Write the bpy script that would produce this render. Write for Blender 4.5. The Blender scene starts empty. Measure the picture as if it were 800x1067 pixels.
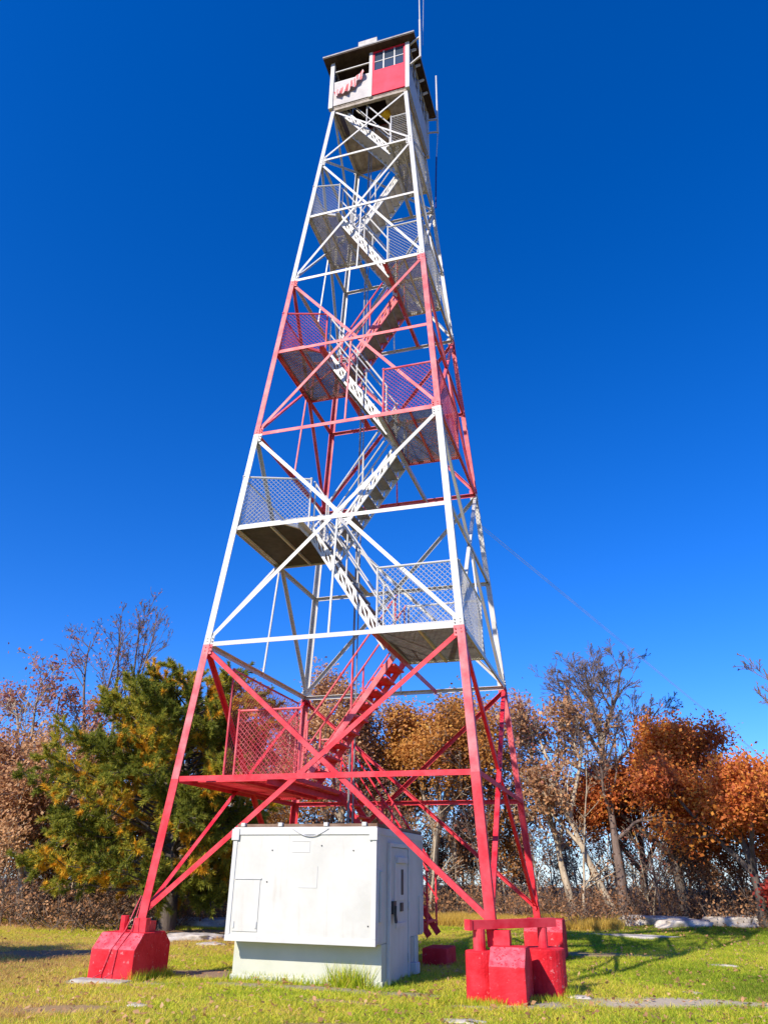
import bpy, math, random
import numpy as np
rng = np.random.default_rng(7)
random.seed(7)
sc = bpy.context.scene
COL = sc.collection
R = math.radians
V = lambda *a: np.array(a, float)

# ------------------------------------------------------------------ helpers
def norm(v):
    return v / (np.linalg.norm(v) + 1e-12)

class MB:
    """collects faces; build() links them as ONE mesh object"""
    def __init__(s):
        s.v = []; s.f = []; s.m = []; s.n = 0; s.cur = 0
    def add(s, verts, faces):
        verts = np.asarray(verts, float)
        s.v.append(verts)
        for f in faces:
            s.f.append(tuple(int(i) + s.n for i in f)); s.m.append(s.cur)
        s.n += len(verts)
    def sweep(s, p0, p1, poly, u, v, cap=True, u1=None, v1=None, scale1=1.0):
        p0 = np.asarray(p0, float); p1 = np.asarray(p1, float)
        u = np.asarray(u, float); v = np.asarray(v, float)
        k = len(poly)
        a = [p0 + q[0]*u + q[1]*v for q in poly]
        b = [p1 + (q[0]*u + q[1]*v)*scale1 for q in poly]
        fs = [(i, (i+1) % k, (i+1) % k + k, i + k) for i in range(k)]
        if cap:
            fs += [tuple(range(k-1, -1, -1)), tuple(range(k, 2*k))]
        s.add(a + b, fs)
    def frame(s, p0, p1, up=(0, 0, 1)):
        d = norm(np.asarray(p1, float) - np.asarray(p0, float)); up = np.asarray(up, float)
        if abs(np.dot(d, up)) > .97: up = V(1, 0, 0) if abs(d[0]) < .9 else V(0, 1, 0)
        side = norm(np.cross(d, up)); return side, np.cross(side, d)
    def bar(s, p0, p1, w, h, up=(0, 0, 1)):
        a, b = s.frame(p0, p1, up)
        s.sweep(p0, p1, [(-w/2, -h/2), (w/2, -h/2), (w/2, h/2), (-w/2, h/2)], a, b)
    def tube(s, p0, p1, r, n=8, r1=None):
        a, b = s.frame(p0, p1)
        s.sweep(p0, p1, [(r*math.cos(2*math.pi*i/n), r*math.sin(2*math.pi*i/n)) for i in range(n)], a, b,
                scale1=1 if r1 is None else r1/r)
    def path(s, pts, r, n=6):
        for a, b in zip(pts[:-1], pts[1:]): s.tube(a, b, r, n)
    def box(s, x0, x1, y0, y1, z0, z1):
        v = [(x, y, z) for z in (z0, z1) for y in (y0, y1) for x in (x0, x1)]
        s.add(v, [(0, 2, 3, 1), (4, 5, 7, 6), (0, 1, 5, 4), (2, 6, 7, 3), (0, 4, 6, 2), (1, 3, 7, 5)])
    def angle(s, p0, p1, size, t, a, b):
        """L section: corner on the line, flanges run along a and b"""
        L = [(0, 0), (size, 0), (size, t), (t, t), (t, size), (0, size)]
        s.sweep(p0, p1, L, a, b)
    def build(s, name, mats, parent=None, smooth=False, bevel=0):
        me = bpy.data.meshes.new(name)
        vv = np.concatenate(s.v) if s.v else np.zeros((0, 3))
        o = bpy.data.objects.new(name, me)
        me.from_pydata(vv.tolist(), [], s.f)
        if not isinstance(mats, (list, tuple)): mats = [mats]
        for m in mats: me.materials.append(m)
        if len(mats) > 1: me.polygons.foreach_set('material_index', s.m)
        if smooth: me.polygons.foreach_set('use_smooth', [True]*len(me.polygons))
        me.update()
        COL.objects.link(o)
        if parent is not None: o.parent = parent
        if bevel:
            import bmesh
            bm = bmesh.new(); bm.from_mesh(me)
            bmesh.ops.recalc_face_normals(bm, faces=bm.faces)
            es = [e for e in bm.edges if len(e.link_faces) == 2 and e.calc_face_angle(0) > .5]
            bmesh.ops.bevel(bm, geom=es, offset=bevel, segments=2, profile=.6, affect='EDGES', clamp_overlap=True)
            bm.to_mesh(me); bm.free()
        return o

def fast_mesh(name, verts, nper, mats, parent=None, tint=None, midx=None, smooth=False):
    """verts (F*nper,3): independent polygons, numpy only"""
    verts = np.ascontiguousarray(verts, dtype=np.float32)
    nv = len(verts); nf = nv // nper
    me = bpy.data.meshes.new(name)
    me.vertices.add(nv); me.vertices.foreach_set('co', verts.ravel())
    me.loops.add(nv); me.loops.foreach_set('vertex_index', np.arange(nv, dtype=np.int32))
    me.polygons.add(nf); me.polygons.foreach_set('loop_start', np.arange(0, nv, nper, dtype=np.int32))
    if not isinstance(mats, (list, tuple)): mats = [mats]
    for m in mats: me.materials.append(m)
    if midx is not None: me.polygons.foreach_set('material_index', midx.astype(np.int32))
    me.update(calc_edges=True)
    if tint is not None:
        at = me.attributes.new('tint', 'FLOAT', 'FACE'); at.data.foreach_set('value', np.asarray(tint, np.float32))
    o = bpy.data.objects.new(name, me); COL.objects.link(o)
    if parent is not None: o.parent = parent
    return o

def tubes_mesh(name, P0, P1, R0, R1, mats, parent=None, sides=5):
    """many tapering limbs as one mesh"""
    P0 = np.asarray(P0); P1 = np.asarray(P1); R0 = np.asarray(R0); R1 = np.asarray(R1)
    D = P1 - P0; L = np.linalg.norm(D, axis=1, keepdims=True) + 1e-9; D = D / L
    up = np.where(np.abs(D[:, 2:3]) > .95, np.array([[1., 0, 0]]), np.array([[0, 0, 1.]]))
    A = np.cross(D, up); A /= np.linalg.norm(A, axis=1, keepdims=True) + 1e-9; B = np.cross(A, D)
    n = len(P0); k = sides
    ang = np.arange(k)*2*np.pi/k
    ring = A[:, None]*np.cos(ang)[None, :, None] + B[:, None]*np.sin(ang)[None, :, None]
    P0x = P0 - D*R0[:, None]*.35
    V0 = P0x[:, None] + ring*R0[:, None, None]; V1 = P1[:, None] + ring*R1[:, None, None]
    verts = np.concatenate([V0, V1], 1).reshape(-1, 3).astype(np.float32)
    i = np.arange(k); q = np.stack([i, (i+1) % k, (i+1) % k + k, i + k], 1)
    F = (q[None] + (np.arange(n)*2*k)[:, None, None]).reshape(-1, 4).astype(np.int32)
    me = bpy.data.meshes.new(name)
    me.vertices.add(len(verts)); me.vertices.foreach_set('co', verts.ravel())
    me.loops.add(F.size); me.loops.foreach_set('vertex_index', F.ravel())
    me.polygons.add(len(F)); me.polygons.foreach_set('loop_start', np.arange(0, F.size, 4, dtype=np.int32))
    me.polygons.foreach_set('use_smooth', np.ones(len(F), bool))
    me.materials.append(mats); me.update(calc_edges=True)
    o = bpy.data.objects.new(name, me); COL.objects.link(o)
    if parent is not None: o.parent = parent
    return o

def empty(name, loc=(0, 0, 0), rz=0):
    o = bpy.data.objects.new(name, None); COL.objects.link(o)
    o.location = loc; o.rotation_euler = (0, 0, rz); o.empty_display_size = .2
    return o
def tag(o, label, cat, group=None, kind=None):
    o['label'] = label; o['category'] = cat
    if group: o['group'] = group
    if kind: o['kind'] = kind
    return o

# ------------------------------------------------------------------ materials
def newmat(name):
    m = bpy.data.materials.new(name); m.use_nodes = True
    nt = m.node_tree; nt.nodes.clear()
    out = nt.nodes.new('ShaderNodeOutputMaterial')
    return m, nt, out
def ramp(nt, stops):
    r = nt.nodes.new('ShaderNodeValToRGB')
    e = r.color_ramp.elements
    while len(e) < len(stops): e.new(.5)
    for x, (p, c) in zip(e, stops): x.position = p; x.color = (*c, 1)
    return r
def noise(nt, scale, detail=4, rough=.6, coord='Object', vec=None):
    n = nt.nodes.new('ShaderNodeTexNoise'); n.inputs['Scale'].default_value = scale
    n.inputs['Detail'].default_value = detail; n.inputs['Roughness'].default_value = rough
    if vec is None:
        t = nt.nodes.new('ShaderNodeTexCoord'); vec = t.outputs[coord]
    nt.links.new(vec, n.inputs['Vector']); return n
def mixc(nt, fac, a, b):
    m = nt.nodes.new('ShaderNodeMix'); m.data_type = 'RGBA'
    for s, v in ((m.inputs[0], fac), (m.inputs[6], a), (m.inputs[7], b)):
        if isinstance(v, bpy.types.NodeSocket): nt.links.new(v, s)
        elif isinstance(v, (int, float)): s.default_value = v
        else: s.default_value = (*v, 1)
    return m.outputs[2]
def paint(name, a, b, scale=6, rough=.5, bump=.15, chips=None, chip_at=.68, bscale=60, metal=0, lo=.35, hi=.65):
    """two shades of the same coat in patches, a little relief, worn chips"""
    m, nt, out = newmat(name)
    p = nt.nodes.new('ShaderNodeBsdfPrincipled')
    n = noise(nt, scale); r = ramp(nt, [(lo, a), (hi, b)]); nt.links.new(n.outputs['Fac'], r.inputs[0])
    c = r.outputs[0]
    if chips is not None:
        n2 = noise(nt, scale*3.5, 6, .7); r2 = ramp(nt, [(chip_at, (0, 0, 0)), (chip_at + .03, (1, 1, 1))])
        nt.links.new(n2.outputs['Fac'], r2.inputs[0]); c = mixc(nt, r2.outputs[0], c, chips)
    nt.links.new(c, p.inputs['Base Color']); p.inputs['Roughness'].default_value = rough; p.inputs['Metallic'].default_value = metal; p.inputs['Specular IOR Level'].default_value = .3
    if bump:
        n3 = noise(nt, bscale, 3); bp = nt.nodes.new('ShaderNodeBump'); bp.inputs['Strength'].default_value = bump
        bp.inputs['Distance'].default_value = .01
        nt.links.new(n3.outputs['Fac'], bp.inputs['Height']); nt.links.new(bp.outputs[0], p.inputs['Normal'])
    nt.links.new(p.outputs[0], out.inputs[0]); return m
def leafmat(name, stops, transl=.35, rough=.55):
    m, nt, out = newmat(name)
    at = nt.nodes.new('ShaderNodeAttribute'); at.attribute_name = 'tint'
    r = ramp(nt, stops); nt.links.new(at.outputs['Fac'], r.inputs[0])
    p = nt.nodes.new('ShaderNodeBsdfPrincipled'); p.inputs['Roughness'].default_value = rough
    p.inputs['Specular IOR Level'].default_value = .25
    t = nt.nodes.new('ShaderNodeBsdfTranslucent')
    nt.links.new(r.outputs[0], p.inputs['Base Color']); nt.links.new(r.outputs[0], t.inputs[0])
    mx = nt.nodes.new('ShaderNodeMixShader'); mx.inputs[0].default_value = transl
    nt.links.new(p.outputs[0], mx.inputs[1]); nt.links.new(t.outputs[0], mx.inputs[2])
    nt.links.new(mx.outputs[0], out.inputs[0]); return m
def bark(name, a, b, scale=9):
    m, nt, out = newmat(name)
    p = nt.nodes.new('ShaderNodeBsdfPrincipled'); p.inputs['Roughness'].default_value = .9
    t = nt.nodes.new('ShaderNodeTexCoord'); mp = nt.nodes.new('ShaderNodeMapping'); mp.inputs['Scale'].default_value = (1, 1, .2)
    nt.links.new(t.outputs['Object'], mp.inputs[0])
    n = noise(nt, scale, 6, .7, vec=mp.outputs[0]); r = ramp(nt, [(.35, a), (.65, b)])
    nt.links.new(n.outputs['Fac'], r.inputs[0]); nt.links.new(r.outputs[0], p.inputs['Base Color'])
    bp = nt.nodes.new('ShaderNodeBump'); bp.inputs['Strength'].default_value = .7; bp.inputs['Distance'].default_value = .03
    nt.links.new(n.outputs['Fac'], bp.inputs['Height']); nt.links.new(bp.outputs[0], p.inputs['Normal'])
    nt.links.new(p.outputs[0], out.inputs[0]); return m

M = {}
M['red'] = paint('faded red paint', (.60, .05, .075), (.74, .19, .20), 3.5, .5, .12, (.30, .10, .07), .70)
M['red_low'] = paint('fresh red paint', (.62, .010, .026), (.74, .06, .08), 4, .5, .1, (.3, .06, .05), .72)
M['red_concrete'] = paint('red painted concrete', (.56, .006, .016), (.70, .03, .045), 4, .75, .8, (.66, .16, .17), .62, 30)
M['red_cab'] = paint('glossy cab red', (.74, .012, .05), (.78, .03, .08), 3, .6, .1)
M['grate_light'] = paint('pale galvanized grating', (.42, .40, .37), (.55, .53, .49), 8, .6, .1)
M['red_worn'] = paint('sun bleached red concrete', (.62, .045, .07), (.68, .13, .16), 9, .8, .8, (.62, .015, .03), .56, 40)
M['white'] = paint('white steel paint', (.61, .60, .57), (.52, .51, .48), 3, .42, .1, (.42, .30, .22), .72)
m, nt, out = newmat('white shed paint'); p = nt.nodes.new('ShaderNodeBsdfPrincipled'); p.inputs['Roughness'].default_value = .5; p.inputs['Specular IOR Level'].default_value = .3
tc = nt.nodes.new('ShaderNodeTexCoord'); mp = nt.nodes.new('ShaderNodeMapping'); mp.inputs['Scale'].default_value = (9, 9, .55); nt.links.new(tc.outputs['Object'], mp.inputs[0])
n1 = noise(nt, 1.4, 5, .6); r1 = ramp(nt, [(.32, (.50, .495, .45)), (.68, (.61, .605, .565))]); nt.links.new(n1.outputs['Fac'], r1.inputs[0])
n2 = noise(nt, 1.0, 6, .72, vec=mp.outputs[0]); r2_ = ramp(nt, [(.56, (0, 0, 0)), (.74, (.55, .55, .55))]); nt.links.new(n2.outputs['Fac'], r2_.inputs[0])
c1 = mixc(nt, r2_.outputs[0], r1.outputs[0], (.42, .36, .28))
n3 = noise(nt, 11, 6, .75); r3 = ramp(nt, [(.70, (0, 0, 0)), (.74, (1, 1, 1))]); nt.links.new(n3.outputs['Fac'], r3.inputs[0])
c2 = mixc(nt, r3.outputs[0], c1, (.34, .27, .20))
nt.links.new(c2, p.inputs['Base Color'])
n4 = noise(nt, 2.2, 3); bp = nt.nodes.new('ShaderNodeBump'); bp.inputs['Strength'].default_value = .35; bp.inputs['Distance'].default_value = .03
nt.links.new(n4.outputs['Fac'], bp.inputs['Height']); nt.links.new(bp.outputs[0], p.inputs['Normal']); nt.links.new(p.outputs[0], out.inputs[0]); M['shed'] = m
M['shed_low'] = paint('cream shed base paint', (.49, .51, .42), (.55, .56, .47), 2.0, .55, .10, (.5, .5, .42), .72, 25)
M['trim'] = paint('white trim paint', (.54, .54, .52), (.60, .60, .58), 4, .45, .08)
M['rustroof'] = paint('weathered roof edge', (.16, .09, .055), (.25, .17, .12), 6, .8, .4)
M['galv'] = paint('galvanized steel', (.20, .20, .21), (.30, .30, .30), 8, .6, .1, None, metal=.2)
M['galv_dark'] = paint('dark steel plate', (.055, .05, .05), (.09, .085, .08), 8, .7, .1)
M['wood_grey'] = paint('weathered grey planks', (.30, .25, .20), (.46, .40, .33), 7, .85, .3)
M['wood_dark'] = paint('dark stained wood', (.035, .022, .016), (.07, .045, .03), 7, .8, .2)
M['board'] = paint('grey white boards', (.46, .43, .41), (.56, .53, .50), 5, .7, .2)
M['metal_dark'] = paint('black iron', (.03, .03, .03), (.06, .06, .06), 9, .5, .1)
M['cable'] = paint('cable sheath', (.45, .45, .46), (.55, .55, .55), 9, .5, 0)
M['blue_sleeve'] = paint('dark blue sleeve', (.03, .035, .14), (.06, .05, .2), 9, .5, .1)
M['yellow'] = paint('yellow cloth', (.75, .42, .01), (.8, .5, .03), 12, .8, .2)
M['concrete'] = paint('bare concrete', (.34, .31, .27), (.46, .43, .38), 6, .9, .5, None, bscale=40)
M['rock'] = paint('lichened ledge rock', (.30, .26, .22), (.62, .56, .48), 3.0, .9, .9, (.58, .54, .47), .62, 14)
m, nt, out = newmat('window glass'); p = nt.nodes.new('ShaderNodeBsdfPrincipled')
p.inputs['Base Color'].default_value = (.05, .07, .10, 1); p.inputs['Roughness'].default_value = .08; p.inputs['Metallic'].default_value = 0
nt.links.new(p.outputs[0], out.inputs[0]); M['glass'] = m
m, nt, out = newmat('striped cloth'); at = nt.nodes.new('ShaderNodeAttribute'); at.attribute_name = 'tint'
r = ramp(nt, [(.45, (.62, .13, .13)), (.55, (.66, .52, .49))]); nt.links.new(at.outputs['Fac'], r.inputs[0])
p = nt.nodes.new('ShaderNodeBsdfPrincipled'); p.inputs['Roughness'].default_value = .8
nt.links.new(r.outputs[0], p.inputs['Base Color']); nt.links.new(p.outputs[0], out.inputs[0]); M['stripes'] = m

M['bark_grey'] = bark('grey bark', (.20, .16, .125), (.46, .39, .30))
M['bark_pale'] = bark('pale tan bark', (.28, .22, .15), (.60, .50, .36))
M['bark_dark'] = bark('dark bark', (.055, .045, .04), (.14, .11, .09))
M['twig'] = bark('brown twigs', (.11, .075, .06), (.22, .16, .13))
M['needles'] = leafmat('pine needles', [(0, (.09, .11, .018)), (.33, (.24, .27, .035)), (.56, (.44, .42, .05)), (.72, (.84, .54, .04)), (1, (.88, .42, .045))], .38)
M['leaf_orange'] = leafmat('orange oak leaves', [(0, (.20, .045, .022)), (.35, (.46, .105, .035)), (.7, (.70, .22, .05)), (1, (.80, .38, .06))], .45)
M['leaf_brown'] = leafmat('brown oak leaves', [(0, (.17, .085, .042)), (.4, (.40, .20, .095)), (.75, (.62, .34, .16)), (1, (.74, .48, .26))], .42)
M['leaf_olive'] = leafmat('turning oak leaves', [(0, (.18, .10, .03)), (.35, (.42, .20, .05)), (.7, (.66, .29, .07)), (1, (.70, .42, .09))], .42)
M['leaf_red'] = leafmat('scarlet leaves', [(0, (.20, .02, .018)), (.5, (.46, .045, .035)), (1, (.60, .14, .06))], .42)
M['leaf_rose'] = leafmat('rusty rose leaves', [(0, (.28, .085, .06)), (.5, (.48, .18, .12)), (1, (.62, .30, .20))], .42)
M['grass'] = leafmat('lawn blades', [(0, (.17, .26, .02)), (.33, (.46, .60, .035)), (.56, (.82, .74, .07)), (.8, (.82, .60, .17)), (1, (.62, .36, .15))], .5, .6)
M['brush'] = bark('dark brush stems', (.08, .055, .04), (.26, .18, .13))
M['straw'] = leafmat('dry yellow grass blades', [(0, (.36, .24, .05)), (.5, (.66, .44, .07)), (1, (.74, .54, .16))], .35, .6)

# ------------------------------------------------------------------ camera
CAM = V(4.2439, -12.9947, .6037)
YAW, PITCH, ROLL, FPX = .2987, .4573, .0131, 765.35
from mathutils import Matrix, Vector
cyw, syw, cp, sp = math.cos(YAW), math.sin(YAW), math.cos(PITCH), math.sin(PITCH)
rv = Vector((cyw, syw, 0)); fv = Vector((-syw*cp, cyw*cp, sp)); uv = rv.cross(fv)
r2 = rv*math.cos(ROLL) + uv*math.sin(ROLL); u2 = -rv*math.sin(ROLL) + uv*math.cos(ROLL)
cd = bpy.data.cameras.new('camera'); cam = bpy.data.objects.new('camera', cd); COL.objects.link(cam)
cam.matrix_world = Matrix(((r2.x, u2.x, -fv.x, CAM[0]), (r2.y, u2.y, -fv.y, CAM[1]), (r2.z, u2.z, -fv.z, CAM[2]), (0, 0, 0, 1)))
cd.sensor_fit = 'VERTICAL'; cd.sensor_height = 24; cd.lens = FPX/1067*24
cd.clip_start = .1; cd.clip_end = 20000
sc.camera = cam

# ------------------------------------------------------------------ light
SUN_EL, SUN_AZ = 36.0, 24.0        # shadows run towards +x sin, +y cos
w = bpy.data.worlds.new('World'); sc.world = w; w.use_nodes = True
nt = w.node_tree; nt.nodes.clear()
out = nt.nodes.new('ShaderNodeOutputWorld'); bg = nt.nodes.new('ShaderNodeBackground')
sky = nt.nodes.new('ShaderNodeTexSky'); sky.sky_type = 'NISHITA'; sky.sun_disc = False
sky.sun_elevation = R(SUN_EL); sky.sun_rotation = R(180 + SUN_AZ)
sky.altitude = 600; sky.air_density = 1.0; sky.dust_density = .3; sky.ozone_density = 4.0
hs = nt.nodes.new('ShaderNodeHueSaturation'); hs.inputs['Saturation'].default_value = 1.35; hs.inputs['Value'].default_value = 1.0
nt.links.new(sky.outputs[0], hs.inputs['Color']); tn = nt.nodes.new('ShaderNodeMix'); tn.data_type = 'RGBA'; tn.blend_type = 'MULTIPLY'; tn.inputs[0].default_value = 1; tn.inputs[7].default_value = (.84, 1.02, 1.56, 1)
nt.links.new(hs.outputs[0], tn.inputs[6]); nt.links.new(tn.outputs[2], bg.inputs[0])
bg.inputs[1].default_value = .11
nt.links.new(bg.outputs[0], out.inputs[0])
sl = bpy.data.lights.new('sun', 'SUN'); sl.energy = 5.0; sl.angle = R(.5); sl.color = (1, .90, .76)
so = bpy.data.objects.new('sun', sl); COL.objects.link(so)
dirv = Vector((math.sin(R(SUN_AZ))*math.cos(R(SUN_EL)), math.cos(R(SUN_AZ))*math.cos(R(SUN_EL)), -math.sin(R(SUN_EL))))
so.rotation_euler = dirv.to_track_quat('-Z', 'Y').to_euler(); so.location = (-20, -30, 40)
vs = sc.view_settings; vs.view_transform = 'Standard'; vs.look = 'None'; vs.gamma = 1; vs.exposure = .38; vs.use_curve_mapping = False
sc.cycles.max_bounces = 6; sc.cycles.transparent_max_bounces = 6; sc.cycles.use_denoising = True
sc.cycles.denoiser = 'OPENIMAGEDENOISE'; sc.cycles.denoising_input_passes = 'RGB_ALBEDO_NORMAL'; sc.cycles.denoising_prefilter = 'ACCURATE'

# ------------------------------------------------------------------ terrain
def bumps(x, y):
    return (.035*np.sin(x*.9 + 1.3*np.sin(y*.5)) * np.cos(y*.8 + .4) + .02*np.sin(x*2.3 + y*1.7) + .05*np.sin(x*.23 + 2)*np.cos(y*.19))
def gz(x, y):
    x = np.asarray(x, float); y = np.asarray(y, float)
    r = np.hypot(x + 3, y + 2)
    z = -.74 + .010*np.clip(r - 9, 0, 17)
    z = z + bumps(x, y)*np.clip((np.maximum(abs(x), abs(y)) - 1.0)/6, .15, 1)
    z = z - .17*np.clip(r - 40, 0, 420)
    return z
def ground():
    c = np.concatenate([[-6000, -3000, -1500, -800, -450, -250, -160, -110, -80], np.arange(-62, 62.01, .5), [80, 110, 160, 250, 450, 800, 1500, 3000, 6000]])
    X, Y = np.meshgrid(c, c); Z = gz(X, Y)
    n = len(c); v = np.stack([X.ravel(), Y.ravel(), Z.ravel()], 1)
    i = np.arange(n*n).reshape(n, n)
    f = np.stack([i[:-1, :-1].ravel(), i[:-1, 1:].ravel(), i[1:, 1:].ravel(), i[1:, :-1].ravel()], 1)
    me = bpy.data.meshes.new('ground'); me.from_pydata(v.tolist(), [], f.tolist())
    me.polygons.foreach_set('use_smooth', [True]*len(me.polygons))
    m, nt, out = newmat('lawn and forest floor')
    p = nt.nodes.new('ShaderNodeBsdfPrincipled'); p.inputs['Roughness'].default_value = .95; p.inputs['Specular IOR Level'].default_value = .1
    g = nt.nodes.new('ShaderNodeNewGeometry')
    n1 = noise(nt, .55, 5, .65, vec=g.outputs['Position']); n2 = noise(nt, 9, 6, .75, vec=g.outputs['Position'])
    rg = ramp(nt, [(.3, (.20, .26, .022)), (.5, (.38, .38, .035)), (.64, (.42, .31, .09)), (.8, (.38, .23, .12))])
    rm = ramp(nt, [(.35, (.05, .05, .01)), (.7, (.30, .27, .07))])
    nt.links.new(n1.outputs['Fac'], rg.inputs[0]); nt.links.new(n2.outputs['Fac'], rm.inputs[0])
    c = mixc(nt, .35, rg.outputs[0], rm.outputs[0])
    def blob(cx, cy, rx, ry, rot, col, c, soft=.35, nz=.5):
        mp = nt.nodes.new('ShaderNodeMapping'); mp.vector_type = 'TEXTURE'
        mp.inputs['Location'].default_value = (cx, cy, -.75); mp.inputs['Rotation'].default_value = (0, 0, rot); mp.inputs['Scale'].default_value = (rx, ry, 3)
        nt.links.new(g.outputs['Position'], mp.inputs[0])
        l = nt.nodes.new('ShaderNodeVectorMath'); l.operation = 'LENGTH'; nt.links.new(mp.outputs[0], l.inputs[0])
        nn = noise(nt, 2.5, 5, .7, vec=g.outputs['Position'])
        a = nt.nodes.new('ShaderNodeMath'); a.operation = 'MULTIPLY_ADD'; a.inputs[1].default_value = nz*2; a.inputs[2].default_value = -nz
        nt.links.new(nn.outputs['Fac'], a.inputs[0])
        s = nt.nodes.new('ShaderNodeMath'); s.operation = 'ADD'; nt.links.new(l.outputs['Value'], s.inputs[0]); nt.links.new(a.outputs[0], s.inputs[1])
        mr = nt.nodes.new('ShaderNodeMapRange'); mr.inputs[1].default_value = 1 - soft; mr.inputs[2].default_value = 1 + soft*.3; mr.inputs[3].default_value = 1; mr.inputs[4].default_value = 0
        nt.links.new(s.outputs[0], mr.inputs[0])
        return mixc(nt, mr.outputs[0], c, col)
    for d in DIRT: c = blob(*d, c)
    # leaf litter under the trees, forest far away
    l = nt.nodes.new('ShaderNodeVectorMath'); l.operation = 'DISTANCE'; l.inputs[1].default_value = (-1, -4, -.7)
    nt.links.new(g.outputs['Position'], l.inputs[0])
    nn = noise(nt, .6, 5, .7, vec=g.outputs['Position'])
    a = nt.nodes.new('ShaderNodeMath'); a.operation = 'MULTIPLY_ADD'; a.inputs[1].default_value = 9; nt.links.new(nn.outputs['Fac'], a.inputs[0]); nt.links.new(l.outputs['Value'], a.inputs[2])
    mr = nt.nodes.new('ShaderNodeMapRange'); mr.inputs[1].default_value = 23; mr.inputs[2].default_value = 26; nt.links.new(a.outputs[0], mr.inputs[0])
    rl = ramp(nt, [(.35, (.07, .04, .025)), (.7, (.25, .15, .09))]); nt.links.new(n2.outputs['Fac'], rl.inputs[0])
    c = mixc(nt, mr.outputs[0], c, rl.outputs[0])
    mr2 = nt.nodes.new('ShaderNodeMapRange'); mr2.inputs[1].default_value = 60; mr2.inputs[2].default_value = 400; nt.links.new(l.outputs['Value'], mr2.inputs[0])
    c = mixc(nt, mr2.outputs[0], c, (.13, .11, .09))
    nt.links.new(c, p.inputs['Base Color'])
    bp = nt.nodes.new('ShaderNodeBump'); bp.inputs['Strength'].default_value = .6; bp.inputs['Distance'].default_value = .05
    nt.links.new(n2.outputs['Fac'], bp.inputs['Height']); nt.links.new(bp.outputs[0], p.inputs['Normal'])
    nt.links.new(p.outputs[0], out.inputs[0])
    me.materials.append(m)
    o = bpy.data.objects.new('ground', me); COL.objects.link(o); o['kind'] = 'structure'; o['label'] = 'sunlit lawn with worn patches on a hilltop'
DIRT = [  # cx, cy, rx, ry, rotation, colour
    (4.9, -1.9, 1.9, .42, .35, (.50, .42, .30)),
    (-1.75, -1.7, 1.1, .55, .3, (.30, .20, .13)),
    (-2.5, -3.1, .75, .3, .2, (.42, .38, .31)),
    (.2, -2.6, 1.8, .25, 0, (.33, .28, .19)),
    (2.9, -2.9, .8, .3, .5, (.38, .33, .26)),
    (1.2, -5.0, .5, .2, .3, (.30, .22, .12)),
    (-5.5, -.5, 2.6, .7, .25, (.32, .20, .11)),
    (-5.2, 5.5, 3.2, 1.0, .3, (.30, .19, .11)),
    (-1.6, -5.2, .8, .3, .2, (.36, .24, .12)),
    (3.4, 3.5, 1.6, .5, .2, (.36, .26, .14)),
    (.9, -3.6, .5, .22, .1, (.34, .24, .12)),
]
ground()

# ------------------------------------------------------------------ the tower
Z = [0, 1.881, 4.052, 6.274, 8.385, 10.506, 12.620, 14.759, 16.875, 19.027]
H0, HT = 2.558, 1.05
def hw(z): return H0 + (HT - H0)*z/Z[-1]
def redz(z): return z < Z[2] or Z[4] < z < Z[6]
def zmat(z): return M['red_low'] if z < 1.95 else (M['red'] if redz(z) else M['white'])
tower = empty('fire_tower', (0, 0, 0))
tag(tower, 'tall red and white steel lattice lookout tower with zigzag stairs and a cab on top', 'fire tower')
corners = [(-1, -1), (1, -1), (1, 1), (-1, 1)]
zfoot = {(-1, -1): -.19, (1, -1): -.20, (1, 1): -.12, (-1, 1): -.12}
for sx, sy in corners:
    mb = MB(); cuts = [zfoot[(sx, sy)], Z[1], Z[2], Z[4], Z[6], 19.06]
    for k, (a, b) in enumerate(zip(cuts[:-1], cuts[1:])):
        mb.cur = [0, 1, 2, 1, 2][k]
        ha, hb = hw(a), hw(b)
        mb.angle((sx*ha, sy*ha, a), (sx*hb, sy*hb, b), .128 - .007*k, .014, V(-sx, 0, 0), V(0, -sy, 0))
    # gusset plates where the members meet
    for zi in (2, 4, 6, 8):
        z = Z[zi]; h = hw(z)
        for dz0, dz1, mi in ((-.17, 0, 0), (0, .15, 1)):
            zm = z + (dz0 + dz1)/2; mb.cur = 1 if (redz(zm)) else 2
            if zi == 8: mb.cur = 2
            h0, h1 = hw(z + dz0), hw(z + dz1)
            mb.sweep((sx*(h0 - .10), sy*(h0 - .0145), z + dz0), (sx*(h1 - .10), sy*(h1 - .0145), z + dz1), [(-.07, 0), (.07, 0), (.07, -.008), (-.07, -.008)], V(1, 0, 0), V(0, sy, 0))
            mb.sweep((sx*(h0 - .0145), sy*(h0 - .10), z + dz0), (sx*(h1 - .0145), sy*(h1 - .10), z + dz1), [(-.07, 0), (.07, 0), (.07, -.008), (-.07, -.008)], V(0, 1, 0), V(sx, 0, 0))
            for q1, q2 in ((-.045, .35), (.045, .35), (-.045, .7), (.045, .7)):
                zb = z + dz0 + (dz1 - dz0)*q2; hb_ = hw(zb)
                mb.tube((sx*(hb_ - .10 + q1), sy*(hb_ - .008), zb), (sx*(hb_ - .10 + q1), sy*(hb_ + .012), zb), .013, 6)
                mb.tube((sx*(hb_ - .008), sy*(hb_ - .10 + q1), zb), (sx*(hb_ + .012), sy*(hb_ - .10 + q1), zb), .013, 6)
    mb.build('leg', [M['red_low'], M['red'], M['white']], tower)
faces = [((-1, -1), (1, -1), V(0, -1, 0)), ((1, -1), (1, 1), V(1, 0, 0)), ((1, 1), (-1, 1), V(0, 1, 0)), ((-1, 1), (-1, -1), V(-1, 0, 0))]
def fpt(c, z, n, inset):
    h = hw(z); return V(c[0]*h, c[1]*h, z) - n*inset
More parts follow.
